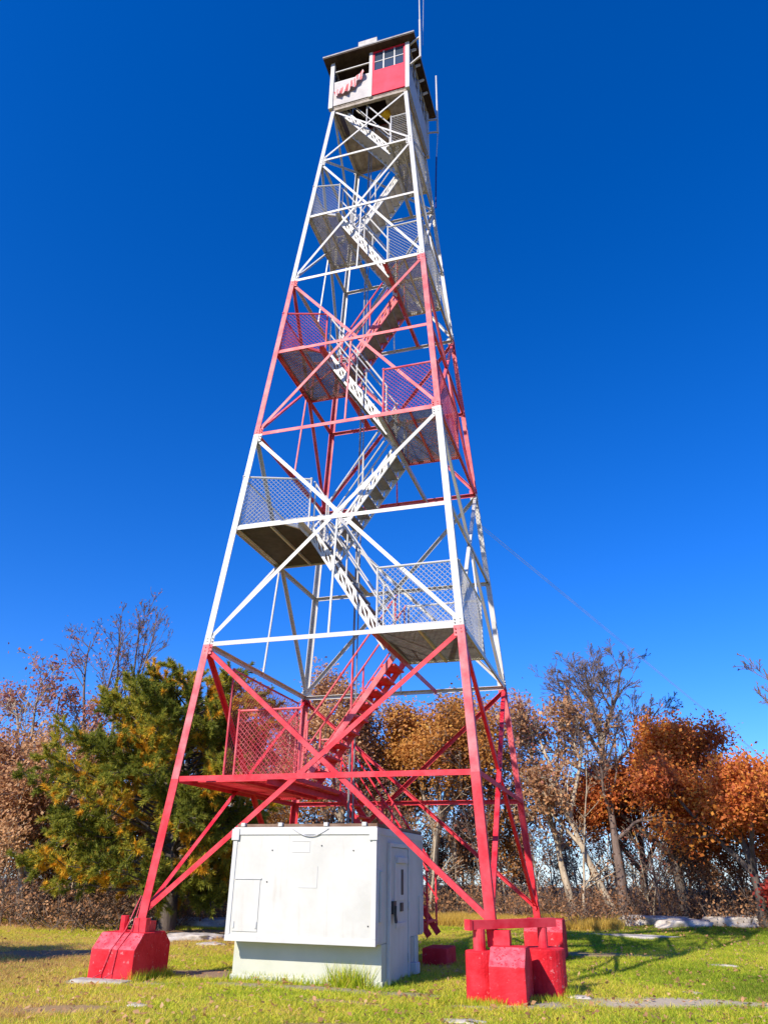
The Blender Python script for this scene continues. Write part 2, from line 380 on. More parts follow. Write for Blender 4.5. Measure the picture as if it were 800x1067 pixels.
for ci, cj, n in faces:
    t = norm(V(cj[0] - ci[0], cj[1] - ci[1], 0))
    for k in range(1, 9):       # horizontals
        z = Z[k]; mb = MB()
        a = fpt(ci, z, n, .016) + t*.05; b = fpt(cj, z, n, .016) - t*.05
        mb.angle(a + V(0, 0, .04), b + V(0, 0, .04), .080 - .0028*k, .009, V(0, 0, -1), -n)
        zc = z - .05 if k in (2, 4, 6) else z
        if k == 4: zc = z + .05
        if k in (2, 6): zc = z + .05
        mb.build('horizontal_beam', zmat(zc), tower)
    pans = [(0, 2), (2, 4), (4, 6), (6, 8), (8, 9)]
    for (k0, k1) in pans:       # crossed braces
        z0, z1 = Z[k0] + .02, Z[k1] - (.03 if k1 < 9 else .0)
        for q, (c0, c1) in enumerate(((ci, cj), (cj, ci))):
            mb = MB(); ins = .026 + .012*q
            p0 = fpt(c0, z0, n, ins); p1 = fpt(c1, z1, n, ins)
            d = norm(p1 - p0); s_ = norm(np.cross(d, n))
            if s_[2] > 0: s_ = -s_
            p0 = p0 + d*.06; p1 = p1 - d*.06
            sz = (.074, 0, .068, 0, .062, 0, .056, 0, .048)[k0]
            mb.angle(p0 - s_*sz/2, p1 - s_*sz/2, sz, .008, s_, -n)
            if k0 == 0:
                mb.build('cross_brace', M['red_low'], tower)
            else:
                mb.build('cross_brace', zmat((z0 + z1)/2), tower)
    for (k0, k1) in ((1, 0), (3, 2), (5, 4), (7, 6)):   # hanger rods from crossing to the beam below
        if k0 == 1: continue
        za, zb = Z[k0] + .1, Z[k1]
        mb = MB(); ca = (np.array(ci) + np.array(cj))/2
        mb.bar(V(*(ca*(hw(za))), za) - n*.05, V(*(ca*(hw(zb))), zb) - n*.05, .03, .03)
        mb.build('hanger_rod', zmat((za + zb)/2), tower)

def wires(mb, O, u, v, W, Ht, pitch, th, poly=None):
    """crossed diagonal wires clipped to the W x Ht rectangle O + a u + b v (or a convex poly in a,b)"""
    if poly is None: poly = [(0, 0), (W, 0), (W, Ht), (0, Ht)]
    P = np.array(poly, float)
    n = norm(np.cross(u, v))
    for sgn in (1, -1):
        d = np.array([1, sgn])/math.sqrt(2); e = np.array([-d[1], d[0]])
        s = P@e; c = math.floor(s.min()/pitch)*pitch
        while c < s.max():
            c += pitch; ts = []
            for i in range(len(P)):
                a, b = P[i], P[(i+1) % len(P)]; sa, sb = a@e - c, b@e - c
                if sa*sb < 0:
                    q = a + (b - a)*sa/(sa - sb); ts.append(q@d)
            if len(ts) == 2 and abs(ts[0] - ts[1]) > .01:
                q0 = e*c + d*ts[0]; q1 = e*c + d*ts[1]
                off = n*th*.3*sgn
                A = O + u*q0[0] + v*q0[1] + off; B = O + u*q1[0] + v*q1[1] + off
                side = norm(np.cross(B - A, n))
                mb.sweep(A, B, [(-th/2, 0), (0, -th/2), (th/2, 0), (0, th/2)], side, n, cap=False)

def mesh_panel(p, a, b, height, fr, wm, pitch=.062, th=.0085):
    """chain link between the base points a and b, framed with tube"""
    a = np.asarray(a, float); b = np.asarray(b, float); up = V(0, 0, 1)
    rb = MB(); r = .019
    rb.tube(a, a + up*height, r); rb.tube(b, b + up*height, r)
    rb.tube(a + up*height, b + up*height, r); rb.tube(a + up*.06, b + up*.06, r*.8)
    for e in (a, b):            # little post caps
        rb.tube(e + up*height, e + up*(height + .025), r*1.5)
    ro = rb.build('railing', fr, p)
    mb = MB(); L = np.linalg.norm((b - a)[:2]); u = (b - a)/L
    wires(mb, a + up*.06, u, up, L, height - .06, pitch, th)
    mb.build('chain_link_mesh', wm, p)

def xin(h): return .42 + .16*h
def ylane(h): return -(.30 + .55*h)      # outer stringer of the front lane
LW = .62
plats = []
for k in range(1, 9):
    z = Z[k]; h = hw(z); side = -1 if k % 2 == 1 else 1
    xi = xin(h); y1 = ylane(h); yb = y1 + LW + .12 + LW + .12
    xo = h - .05
    fr = zmat(z + .3); wm = fr
    fm = MB()
    zt = z + .045
    if k == 1:
        poly = [(-2.32, -1.75), (-.62, -1.75), (-.75, 1.45), (-2.32, 1.45)]
    elif side < 0:
        poly = [(-xo, -h + .06), (-(xi + .35), -h + .06), (-xi, y1 - .12), (-xi, yb), (-xo, yb)]
    else:
        poly = [(xi, -h + .06), (xo, -h + .06), (xo, yb), (xi, yb)]
    solid = k == 3
    rim = MB()
    if solid:
        fm.add([(x, y, zt) for x, y in poly] + [(x, y, zt + .02) for x, y in poly],
               [tuple(range(len(poly)-1, -1, -1)), tuple(range(len(poly), 2*len(poly)))] + [(i, (i+1) % len(poly), (i+1) % len(poly) + len(poly), i + len(poly)) for i in range(len(poly))])
        plat = fm.build('platform', M['galv_dark'], tower)
    else:
        wires(fm, V(0, 0, zt + .01), V(1, 0, 0), V(0, 1, 0), 0, 0, .034, (.011 if k == 1 else .017) if k != 8 else .022, poly)
        plat = fm.build('platform', (M['grate_light'] if k > 5 else M['galv']) if k > 1 else M['red_low'], tower)
    for i in range(len(poly)):
        a, b = poly[i], poly[(i+1) % len(poly)]
        rim.bar((*a, zt), (*b, zt), .04, .06)
    xs = np.mean([q[0] for q in poly])
    rim.bar((xs, -h + .1 if k > 1 else -1.7, zt - .02), (xs, yb if k > 1 else 1.4, zt - .02), .035, .05)
    rim.build('platform_rim', zmat(z - .2) if k not in (2, 4, 6) else zmat(z + .2), plat)
    # joist running front to back under the inner edge
    jm = MB(); xj = side*(xi + .02)
    jm.angle((xj, -h + .09, zt - .032), (xj, h - .09, zt - .032), .10, .009, V(0, 0, -1), V(-side, 0, 0))
    jm.build('joist', zmat(z - .2), plat)
    if k == 1:
        mesh_panel(plat, (-1.73, -1.68, zt), (-.6, -1.68, zt), 1.1, fr, wm)
        mesh_panel(plat, (-1.9, -1.70, zt), (-1.9, 1.15, zt), 1.8, fr, wm)
        mesh_panel(plat, (-1.9, 1.42, zt), (-.8, 1.42, zt), 1.1, fr, wm)
    elif side < 0:
        hb = .98
        mesh_panel(plat, (-xo + .05, -h + .10, zt), (-xi, y1 - .10, zt), 1.08, fr, wm)
        mesh_panel(plat, (-xo + .02, -h + .16, zt), (-xo + .02, yb, zt), 1.08, fr, wm)
        mesh_panel(plat, (-xo + .06, yb - .02, zt), (-xi, yb - .02, zt), 1.08, fr, wm)
    else:
        mesh_panel(plat, (xi + .02, -h + .12, zt), (xo - .05, -h + .12, zt), 1.08, fr, wm)
        mesh_panel(plat, (xo - .03, -h + .18, zt), (xo - .03, yb, zt), 1.08, fr, wm)
        mesh_panel(plat, (xo - .08, yb - .02, zt), (xi, yb - .02, zt), 1.08, fr, wm)
    plats.append((xi, y1, yb, zt, side))

def flight(p0, p1, y_a, y_b, mt, tr, n, lattice=True, solid_riser=False):
    """straight flight from p0=(x,z) to p1=(x,z); stringers at y_a and y_b (each a (low, high) pair)"""
    (x0, z0), (x1, z1) = p0, p1
    mb = MB()
    def pt(t, s, dz=0): 
        y = (y_a, y_b)[s]; return V(x0 + (x1 - x0)*t, y[0] + (y[1] - y[0])*t, z0 + (z1 - z0)*t + dz)
    for s in (0, 1):
        nrm = V(0, 1, 0)
        if lattice:
            D = .26
            mb.bar(pt(0, s, .10), pt(1, s, .10), .035, .045); mb.bar(pt(0, s, .10 - D), pt(1, s, .10 - D), .035, .045)
            for i in range(n + 1): mb.bar(pt(i/n, s, .10), pt(i/n, s, .10 - D), .016, .03, up=(1, 0, 0))
            for i in range(n): mb.bar(pt(i/n, s, .10 - D), pt((i + 1)/n, s, .10), .014, .032)
        else:
            mb.bar(pt(0, s), pt(1, s), .03, .10)
    fl = mb.build('stair_flight', mt, tower)
    sx = 1 if x1 > x0 else -1
    for i in range(1, n):
        t = i/n; c0, c1 = pt(t, 0), pt(t, 1)
        tb = MB(); dx = abs(x1 - x0)/n*.62 + .03
        tb.box(c0[0] - dx, c0[0] + dx, c0[1] + .02, c1[1] - .02, c0[2] - .02, c0[2] + .012)
        if solid_riser: tb.box(c0[0] - dx*sx - .008, c0[0] - dx*sx + .008, c0[1] + .02, c1[1] - .02, c0[2] - .10, c0[2] - .021)
        tb.build('tread', tr, fl)
    hb = MB()
    for s in (0, 1):
        hb.tube(pt(0, s, .95), pt(1, s, 1.06), .019)
        hb.tube(pt(0, s, .52), pt(1, s, .60), .015)
        for t in (0.02, .5, .98): hb.tube(pt(t, s, -.05), pt(t, s, .96 + .1*t), .018)
    hb.build('handrail', mt, fl)
    return fl
for k in range(1, 9):
    zc = Z[k]; zn = Z[k+1]; h0, h1 = hw(zc), hw(zn)
    side = plats[k-1][4]
    x0 = side*(xin(h0) - .02); x1 = -side*(xin(h1) - .02)
    if k == 8: x1 = -.78
    if side > 0: off = 0
    else: off = LW + .12
    ya = (ylane(h0) + off, ylane(h1) + off); yb = (ya[0] + LW, ya[1] + LW)
    if k == 8: ya = (ylane(h0) , -.86); yb = (ya[0] + LW, -.26)
    if k == 1: x0 = -.85
    mt = zmat((zc + zn)/2 + .2) if k != 4 else M['white']
    if k in (1,): mt = M['red']
    flight((x0, zc + .06), (x1, zn + .06), ya, yb, mt, (M['grate_light'] if k > 5 else M['galv']) if k > 1 else M['red_low'], 10, lattice=k != 1, solid_riser=k == 1)
# lowest flight, from a painted step behind the shed up to the first landing
flight((.95, gz(.95, .9) + .42), (-.75, Z[1] + .06), (.55, .62), (1.22, 1.24), M['red_low'], M['red_low'], 11, lattice=False)

# conduits climbing the tower by the middle
mb = MB()
mb.tube((-.46, .35, 1.0), (-.42, .30, 19.0), .022); mb.tube((-.38, .36, 1.0), (-.35, .30, 19.0), .014)
mb.build('conduit', M['galv'], tower)

# ------------------------------------------------------------------ the cab (parts of the tower)
c = 1.07; zf, zs, ze = 19.03, 20.05, 20.93
cb = MB()
hx0, hx1, hy0, hy1 = -.92, .42, -.98, -.18     # hatch
x = -c
while x < c - .01:
    x1 = min(x + .134, c)
    if hx0 < (x + x1)/2 < hx1:
        cb.box(x + .003, x1 - .003, -c, hy0, zf + .03, zf + .07); cb.box(x + .003, x1 - .003, hy1, c, zf + .03, zf + .07)
    else: cb.box(x + .003, x1 - .003, -c, c, zf + .03, zf + .07)
    x = x1
for y in (-c + .05, c - .05, hy1 + .03): cb.box(-c, c, y - .04, y + .04, zf - .07, zf + .029)
for xx in (-c + .042, c - .042): cb.box(xx - .04, xx + .04, -c + .092, hy1 - .012, zf - .068, zf + .028); cb.box(xx - .04, xx + .04, hy1 + .072, c - .092, zf - .068, zf + .028)
cab = cb.build('cab', M['wood_grey'], tower)
for sx, sy in corners:
    pb = MB(); pb.box(sx*c - .055, sx*c + .055, sy*c - .055, sy*c + .055, zf - .02, ze); pb.build('corner_post', M['white'], cab)
pb = MB(); pb.box(.0, .09, -c - .05, -c + .04, zf + .02, ze); pb.build('mullion_post', M['white'], cab)
def wallp(name, mat, x0, x1, y0, y1, z0, z1, parent=None):
    b = MB(); b.box(x0, x1, y0, y1, z0, z1); return b.build(name, mat, parent or cab)
wallp('wall_panel', M['board'], -c + .058, -.003, -c - .025, -c + .015, zf + .072, zs)['label'] = 'grey white boarded panel under the open window'
rp = wallp('wall_panel', M['red_cab'], .093, c - .057, -c - .035, -c + .015, zf + .072, zs); rp['label'] = 'red panel below the front window'
def framed(plane, a0, a1, z0, z1, pos, cols, rows, fm, parent=cab, th=.05):
    """window frame on x- or y-plane with bars, and its glass"""
    fb = MB(); w_ = .05
    def bx(s0, s1, zz0, zz1, t):
        if plane == 'y': fb.box(s0, s1, pos - t/2, pos + t/2, zz0, zz1)
        else: fb.box(pos - t/2, pos + t/2, s0, s1, zz0, zz1)
    bx(a0, a1, z0, z0 + w_, th); bx(a0, a1, z1 - w_, z1, th)
    bx(a0, a0 + w_, z0 + w_ + .001, z1 - w_ - .001, th); bx(a1 - w_, a1, z0 + w_ + .001, z1 - w_ - .001, th)
    f = fb.build('window', fm, parent)
    bb = MB(); fb = bb
    for i in range(1, cols):
        s = a0 + (a1 - a0)*i/cols; bx(s - .018, s + .018, z0 + w_, z1 - w_, th*.7)
    for j in range(1, rows):
        zz = z0 + (z1 - z0)*j/rows; bx(a0 + w_, a1 - w_, zz - .013, zz + .013, th*.6)
    b_ = bb.build('window_bars', M['white'], parent)
    gb = MB()
    if plane == 'y': gb.box(a0 + w_, a1 - w_, pos - .003, pos + .003, z0 + w_, z1 - w_)
    else: gb.box(pos - .003, pos + .003, a0 + w_, a1 - w_, z0 + w_, z1 - w_)
    gb.build('window_pane', M['glass'], parent)
framed('y', .093, c - .057, zs + .003, ze - .003, -c - .01, 3, 2, M['red_cab'])
# open window: just a white rail across
b = MB(); b.bar((-c + .06, -c, 20.56), (-.003, -c, 20.56), .03, .035); b.bar((-c + .06, -c, zs + .02), (-.003, -c, zs + .02), .05, .04); b.build('window_rail', M['white'], cab)
# right, back and left sides
wallp('wall_panel', M['board'], c - .012, c + .028, -c + .057, c - .057, zf + .072, zs)
framed('x', -c + .06, -.01, zs + .003, ze - .003, c + .01, 3, 2, M['white']); framed('x', .01, c - .06, zs + .003, ze - .003, c + .01, 3, 2, M['white'])
wallp('wall_panel', M['board'], -c - .028, -c + .012, -c + .057, c - .057, zf + .072, zs)
framed('x', -c + .06, c - .06, zs + .003, ze - .003, -c - .005, 6, 2, M['white'])
wallp('wall_panel', M['red'], -c + .057, c - .057, c - .012, c + .028, zf + .072, zs)
framed('y', -c + .06, c - .06, zs + .003, ze - .003, c + .01, 6, 2, M['red'])
# roof
b = MB(); e = 1.31
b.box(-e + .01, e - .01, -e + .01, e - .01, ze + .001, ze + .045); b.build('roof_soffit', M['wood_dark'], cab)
b = MB(); t0 = ze + .046
b.add([(-e, -e, t0), (e, -e, t0), (e, e, t0), (-e, e, t0), (-e, -e, t0 + .05), (e, -e, t0 + .05), (e, e, t0 + .05), (-e, e, t0 + .05), (0, 0, t0 + .42)],
      [(3, 2, 1, 0), (0, 1, 5, 4), (1, 2, 6, 5), (2, 3, 7, 6), (3, 0, 4, 7), (4, 5, 8), (5, 6, 8), (6, 7, 8), (7, 4, 8)])
b.build('roof', M['galv'], cab)
b = MB(); b.box(-.31, .24, -1.22, -.85, ze + .09, ze + .46); b.build('roof_vent', M['grate_light'], cab, bevel=.02)
b = MB()
for y in (-.9, -.45, 0, .4): b.bar((c + .05, y, ze - .10), (e - .06, y + .04, ze - .012), .05, .05)
b.build('eave_bracket', M['white'], cab)
# antennas fixed to the cab
b = MB(); b.tube((1.45, -1.2, 19.95), (1.45, -1.2, 21.6), .03); b.tube((1.45, -1.2, 21.6), (1.44, -1.2, 25.2), .02, r1=.008)
b.bar((c + .05, -1.05, 20.0), (1.45, -1.2, 20.0), .04, .04); b.bar((c + .05, -1.05, 20.85), (1.45, -1.2, 20.85), .04, .04)
a1 = b.build('whip_antenna', M['white'], cab); a1['label'] = 'tall white whip antenna at the front corner'
b = MB(); b.tube((1.40, 1.05, 19.9), (1.40, 1.05, 22.5), .032, r1=.024); b.bar((c + .05, 1.0, 20.5), (1.40, 1.05, 20.5), .04, .04); b.bar((c + .03, 1.0, 19.95), (1.40, 1.05, 19.95), .04, .04); b.tube((1.40, 1.05, 19.9), (1.34, 1.05, 18.9), .012)
a2 = b.build('whip_antenna', M['white'], cab); a2['label'] = 'short white antenna at the rear corner'
b = MB(); b.path([V(1.34, 1.05, 18.9), V(1.31, 1.04, 18.0), V(1.28, 1.05, 16.9)], .02); b.build('antenna_sleeve', M['blue_sleeve'], cab)
b = MB(); b.path([V(1.5, -1.2, 25.0), V(1.56, -1.15, 23), V(1.5, -1.1, 20.6)], .006); b.build('antenna_cable', M['cable'], cab)

# bunting hung along the open window
def bunting():
    N, K = 60, 8; verts = []; tint = []
    A = V(-.98, -c - .06, 19.60); B = V(-.16, -c - .06, 20.20)
    def P(t, s):
        q = A + (B - A)*t; sag = -.10*math.sin(math.pi*t)
        wdt = .19 + .11*math.sin(math.pi*t) + .03*math.sin(t*23)
        fold = .030*math.sin(t*30 + s)*(.4 + s)
        return q + V(.30*wdt*s, -.03 + fold - .03*s, sag - s*wdt + .018*math.sin(t*30)*s)
    for i in range(N):
        for j in range(K):
            t0, t1, s0, s1 = i/N, (i+1)/N, j/K, (j+1)/K
            verts += [P(t0, s0), P(t1, s0), P(t1, s1), P(t0, s1)]
            tint.append(1.0 if int((t0*1.0 + .10*s0)*15 + .6*math.sin(t0*9)) % 2 else 0.0)
    o = fast_mesh('bunting', np.array(verts), 4, M['stripes'], tint=tint)
    tag(o, 'red and white striped bunting draped on the cab below the open window', 'bunting')
bunting()
def lump(name, mat, loc, s, seed, sub=3, amp=.25, freq=2.0, flat=None, parent=None):
    import bmesh
    from mathutils import noise as mn
    bm = bmesh.new(); bmesh.ops.create_icosphere(bm, subdivisions=sub, radius=1)
    for v in bm.verts:
        p = v.co.copy(); d = mn.fractal(p*freq + Vector((seed*7.3, seed*1.7, 0)), .9, 2.0, 4)
        c_ = mn.cell(p*freq*1.3 + Vector((seed, 0, 0)))*.12
        v.co = p*(1 + amp*d + c_*amp)
        if flat is not None and v.co.z > flat: v.co.z = flat + (v.co.z - flat)*.2
        v.co = Vector((v.co.x*s[0], v.co.y*s[1], v.co.z*s[2]))
    me = bpy.data.meshes.new(name); bm.to_mesh(me); bm.free(); me.materials.append(mat)
    for pl in me.polygons: pl.use_smooth = True
    o = bpy.data.objects.new(name, me); COL.objects.link(o); o.location = loc
    if parent: o.parent = parent
    return o
tag(lump('cloth_bundle', M['yellow'], (.30, -.55, 18.98), (.15, .12, .13), 3, 3, .3), 'small yellow bundle showing in the dark hatch below the cab', 'bundle')

# ------------------------------------------------------------------ footings
def prism_x(mb, prof, x0, x1):
    k = len(prof)
    mb.add([(x0, y, z) for y, z in prof] + [(x1, y, z) for y, z in prof],
           [tuple(range(k)), tuple(range(2*k-1, k-1, -1))] + [(i + k, (i+1) % k + k, (i+1) % k, i) for i in range(k)])
def footing(cx, cy, label, top=-.17, x0=-.345, x1=.335, y0=-.46, y1=.43):
    r = empty('concrete_footing', (cx, cy, -.74)); tag(r, label, 'footing', 'red concrete tower footings')
    t = top + .74; b = MB()
    prism_x(b, [(y0, -.15), (y0, t - .19), (y0 + .18, t), (y1 - .18, t), (y1, t - .15), (y1, -.15)], x0, x1)
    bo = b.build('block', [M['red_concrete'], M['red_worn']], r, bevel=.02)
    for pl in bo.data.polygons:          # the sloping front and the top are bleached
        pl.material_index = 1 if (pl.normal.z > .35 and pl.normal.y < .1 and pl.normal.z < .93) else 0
    return r, t
f1, t = footing(-2.565, -2.57, 'red slope topped footing left of the shed with pale wires running down its face')
b = MB(); b.tube((-.10, -.14, t - .01), (-.10, -.14, t + .20), .055, 10); b.build('anchor_stub', M['red_low'], f1)
b = MB(); b.box(.06, .26, -.16, -.05, t - .01, t + .17); b.build('anchor_stub', M['red_low'], f1)
b = MB(); b.box(-.02, .2, .05, .2, t - .01, t + .13); b.build('anchor_stub', M['red_low'], f1)
b = MB(); b.box(-.42, .38, -.72, -.465, -.12, .05); b.build('apron', M['concrete'], f1, bevel=.03)
b = MB()
for dx, en in ((0, .0), (.10, .06)):
    b.path([V(.10 + dx*.3, -.12, t + .45), V(.02 + dx, -.27, t + .03), V(-.03 + dx, -.475, t - .20), V(-.12 + dx*1.6, -.475, .1), V(-.16 + dx*1.6, -.60, .06)], .007)
b.build('ground_wire', M['red_worn'], f1)
f2, t = footing(2.7, -2.62, 'red footing of two round piers and a block joined by a square rail', -.17, -.19, .24, -.36, .34)
for (px, py, rr, pr) in ((-.33, -.10, .175, .075), (.36, .62, .265, .062)):
    b = MB(); b.tube((px, py, -.15), (px, py, .52), rr, 28)
    pr_o = b.build('pier', M['red_concrete'], f2, bevel=.02)
    b = MB(); b.tube((px, py, .51), (px, py, .745), pr, 14); b.build('pipe_post', M['red_low'], pr_o)
b = MB(); b.bar((-.45, -.22, .79), (.50, .76, .80), .10, .10); b.bar((-.452, -.222, .79), (-.425, -.195, .79), .118, .118); b.build('cross_rail', M['red_low'], f2)
b = MB(); b.box(-.17, .02, .02, .2, t - .01, t + .16); b.build('anchor_stub', M['red_low'], f2)
f3, t = footing(2.63, 2.6, 'red slope topped footing seen behind the square rail at the rear right tower leg', -.10)
f4, t = footing(-2.57, 2.6, 'red footing of the rear left tower leg, hidden behind the shed', -.10)
st = MB(); st.box(-.30, .12, -.36, .36, -.1, .26); s_o = st.build('stair_step', M['red_concrete'], None, bevel=.03); s_o.location = (1.12, .9, -.74)
tag(s_o, 'red concrete step at the bottom of the stairs behind the shed', 'step')

# ------------------------------------------------------------------ equipment shed
sh = empty('equipment_shed', (.98, -2.24, -.72), -.02); tag(sh, 'white steel equipment shed with overhanging upper box and padlocked side door', 'shed')
W, D, o_, z1, z2 = 2.17, 1.8, .28, .46, 1.90
b = MB(); b.box(-W, 0, 0, D, -.06, z1 + .02); base = b.build('base', M['shed_low'], sh, bevel=.012)
b = MB(); b.box(-W - .02, .02, -.02, D + .02, -.08, .06); b.build('base_skirt', M['shed_low'], base, bevel=.01)
b = MB(); b.box(-W + .0, 0, -o_, D + o_, z1 + .021, z2); up = b.build('upper_box', M['shed'], sh, bevel=.015)
b = MB(); e = .006
for (xx0, xx1) in ((-W - .006, -W + .06), (-.06, .006)): b.box(xx0, xx1, -o_ - .012, -o_ + .05, z1 + .09, z2 - .10)
b.box(-W - .008, .008, -o_ - .016, -o_ + .05, z1 + .012, z1 + .088); b.box(-W - .008, .008, -o_ - .016, -o_ + .05, z2 - .098, z2 + .002)
b.box(.001, .010, -o_ + .052, -o_ + .10, z1 + .05, z2 - .1); b.box(.001, .010, D + o_ - .06, D + o_ - .003, z1 + .05, z2 - .1)
b.box(.001, .010, -o_ + .052, D + o_ - .003, z2 - .098, z2 - .01)
b.build('edge_trim', M['trim'], up, bevel=.004)
b = MB()
for xx in (-W + .02, -.05): 
    b.box(xx - .05, xx + .07, -o_ - .03, -o_ - .017, z2 - .17, z2 - .02)
b.build('corner_casting', M['trim'], up, bevel=.008)
# access panel bottom left on the front, with seams and hinges
b = MB(); y = -o_
b.box(-W + .09, -W + .47, y - .010, y + .01, z1 + .13, z1 + .76); ap = b.build('access_panel', M['shed'], sh, bevel=.003)
b = MB(); b.box(-W + .075, -W + .485, y - .016, y - .002, z1 + .77, z1 + .785); b.build('panel_lip', M['trim'], ap)
b = MB()
for xx in (-W + .11, -W + .45): b.box(xx - .012, xx + .012, y - .020, y - .009, z1 + .17, z1 + .25)
b.build('panel_catch', M['trim'], ap)
b = MB()
for (q0, q1) in (((-1.25, 1.72), (-.98, 1.72)), ((-.98, 1.72), (-.98, 1.58)), ((-1.25, 1.58), (-.98, 1.58)), ((-1.12, 1.14), (-.85, 1.14)), ((-.85, 1.14), (-.85, 1.40))):
    b.bar((q0[0], y - .002, q0[1]), (q1[0], y - .002, q1[1]), .006, .008)
b.build('patch_seam', M['trim'], up)
b = MB()
for q in ((-1.55, 1.60), (-.80, 1.66), (-.33, 1.60), (-.1, .70), (-1.6, 1.2)): b.tube((q[0], y - .006, q[1]), (q[0], y + .01, q[1]), .010, 8)
b.build('bolt_head', M['metal_dark'], up)
# roof edge, brackets and a loop of cable
b = MB(); b.box(-W + .02, -.0, -o_ + .02, D + o_ - .02, z2 + .003, z2 + .045); rf = b.build('roof', M['rustroof'], sh, bevel=.008)
b = MB()
for xx in (-W + .13, -W + .72, -.75, -.18): b.box(xx - .03, xx + .03, -o_ - .02, -o_ + .04, z2 + .012, z2 + .06)
b.build('roof_bracket', M['trim'], rf)
b = MB(); pts = [V(-1.25 + .55*t, -o_ - .02, z2 - .02 - .10*math.sin(math.pi*t)) for t in np.linspace(0, 1, 12)]; b.path(pts, .007); b.build('roof_cable', M['cable'], rf)
# side door
b = MB(); dy0, dy1 = .27, 1.13; dx = .006
b.box(.0, .030, dy0, dy1, .03, 1.66); dr = b.build('door', M['shed'], sh, bevel=.008)
b = MB()
for (a0, a1, q0, q1) in ((dy0 - .06, dy0 - .005, .0, 1.72), (dy1 + .005, dy1 + .06, .0, 1.72), (dy0 - .004, dy1 + .004, 1.665, 1.72)): b.box(.0, .045, a0, a1, q0, q1)
b.build('door_frame', M['trim'], dr, bevel=.006)
b = MB(); b.box(.031, .040, .45, 1.01, .98, 1.55); b.build('door_plate', M['trim'], dr, bevel=.004)
b = MB(); b.box(.041, .075, .51, .99, 1.46, 1.54); b.build('door_hood', M['trim'], dr, bevel=.006)
b = MB(); b.box(.041, .047, .75, .85, 1.05, 1.38); b.box(.031, .047, .73, .85, .84, .95); b.build('door_louvre', M['metal_dark'], dr)
b = MB(); b.box(.031, .07, .31, .43, .82, .98); b.tube((.075, .37, .92), (.075, .37, .74), .018, 8); b.path([V(.07, .34, .82), V(.085, .34, .72), V(.085, .40, .72), V(.07, .40, .82)], .012); b.build('padlock_hasp', M['metal_dark'], dr)
b = MB(); b.box(.031, .048, .51, 1.01, .64, .70); b.build('door_bar', M['trim'], dr)
b = MB()
for zz in (.25, .9, 1.5): b.tube((.045, dy1 + .003, zz - .05), (.045, dy1 + .003, zz + .05), .016, 8)
b.build('hinge', M['trim'], dr)
b = MB(); b.box(.001, .012, D + .02, D + o_ - .08, z1 + .04, z1 + .55); b.build('side_hatch', M['shed'], sh, bevel=.003)
b = MB(); b.box(.001, .03, -o_ + .14, .0, .74, 1.35); b.build('side_panel', M['shed'], sh, bevel=.004)
b = MB(); b.box(.001, .10, 1.32, 1.52, .02, .16); b.tube((.05, 1.42, .15), (.05, 1.42, .5), .02, 8); b.build('junction_box', M['trim'], sh, bevel=.01)

# ------------------------------------------------------------------ overhead line from the tower to the right
WX, WY, WZ = 13.6, 15.7, -.62
for i, (a, bpt, lab) in enumerate(((V(1.95, 1.95, 7.65), V(WX, WY, WZ), 'thin pale wire running from the tower down to the right'),
                                  (V(1.955, 1.955, 7.58), V(WX + .1, WY, WZ - .1), 'second thin wire close below the first, right of the tower'))):
    b = MB(); pts = [a + (bpt - a)*t - V(0, 0, .06*t*(1 - t)) for t in np.linspace(0, 1, 24)]; b.path(pts, .0045, 5)
    o = b.build('overhead_wire', M['trim']); tag(o, lab, 'wire', 'wires right of the tower')
# ------------------------------------------------------------------ trees
def polar(az, d):
    a = R(az); x = CAM[0] + d*math.sin(a); y = CAM[1] + d*math.cos(a)
    return x, y
def rotd(d, ang, rg):
    """tilt direction d by ang about a random axis"""
    ax = norm(np.cross(d, rg.normal(size=3))); c_, s_ = math.cos(ang), math.sin(ang)
    return norm(d*c_ + np.cross(ax, d)*s_)
def skeleton(rg, starts, maxlev=4, kids=(6, 5, 4, 3), ratio=.55, angle=(.6, 1.0), wob=.16, trop=.05, start=.35, seg=.45, rmin=.009, taper=.25):
    """starts: list of (point, direction, length, radius). returns segments and twig points"""
    S = []; T = []
    stack = [(np.asarray(p, float), norm(np.asarray(d, float)), L, r, 0, i) for i, (p, d, L, r) in enumerate(starts)][::-1]
    stem = []
    while stack:
        p, d, L, r, lev, si = stack.pop()
        if si > 0 and p[2] > .3: p = min(stem, key=lambda q: abs(q[2] - p[2]))
        n = max(3, int(L/seg)) if lev < 2 else 3
        k = kids[min(lev, len(kids)-1)] if lev < maxlev else 0
        at = set()
        ks = sorted(rg.uniform(start if lev == 0 else .2, 1.0, k)) if k else []
        for i in range(n):
            d = norm(d + rg.normal(size=3)*wob*(.5 if lev == 0 else 1) + V(0, 0, trop))
            q = p + d*L/n
            if si == 0: stem.append(q)
            ra = r*(1 - (1 - taper)*i/n); rb = r*(1 - (1 - taper)*(i + 1)/n)
            S.append((p, q, max(ra, rmin), max(rb, rmin)))
            for t in ks:
                if i/n <= t < (i + 1)/n or (i == n-1 and t >= 1):
                    f = (t*n - i); pt = p + (q - p)*min(f, 1)
                    cl = L*ratio*(1.15 - .55*t)*rg.uniform(.7, 1.2)
                    stack.append((pt, rotd(d, rg.uniform(*angle), rg), cl, (ra + (rb - ra)*f)*rg.uniform(.5, .68), lev + 1, -1))
            if lev >= maxlev - 1: T.append((q, d, lev))
            p = q
    return S, T
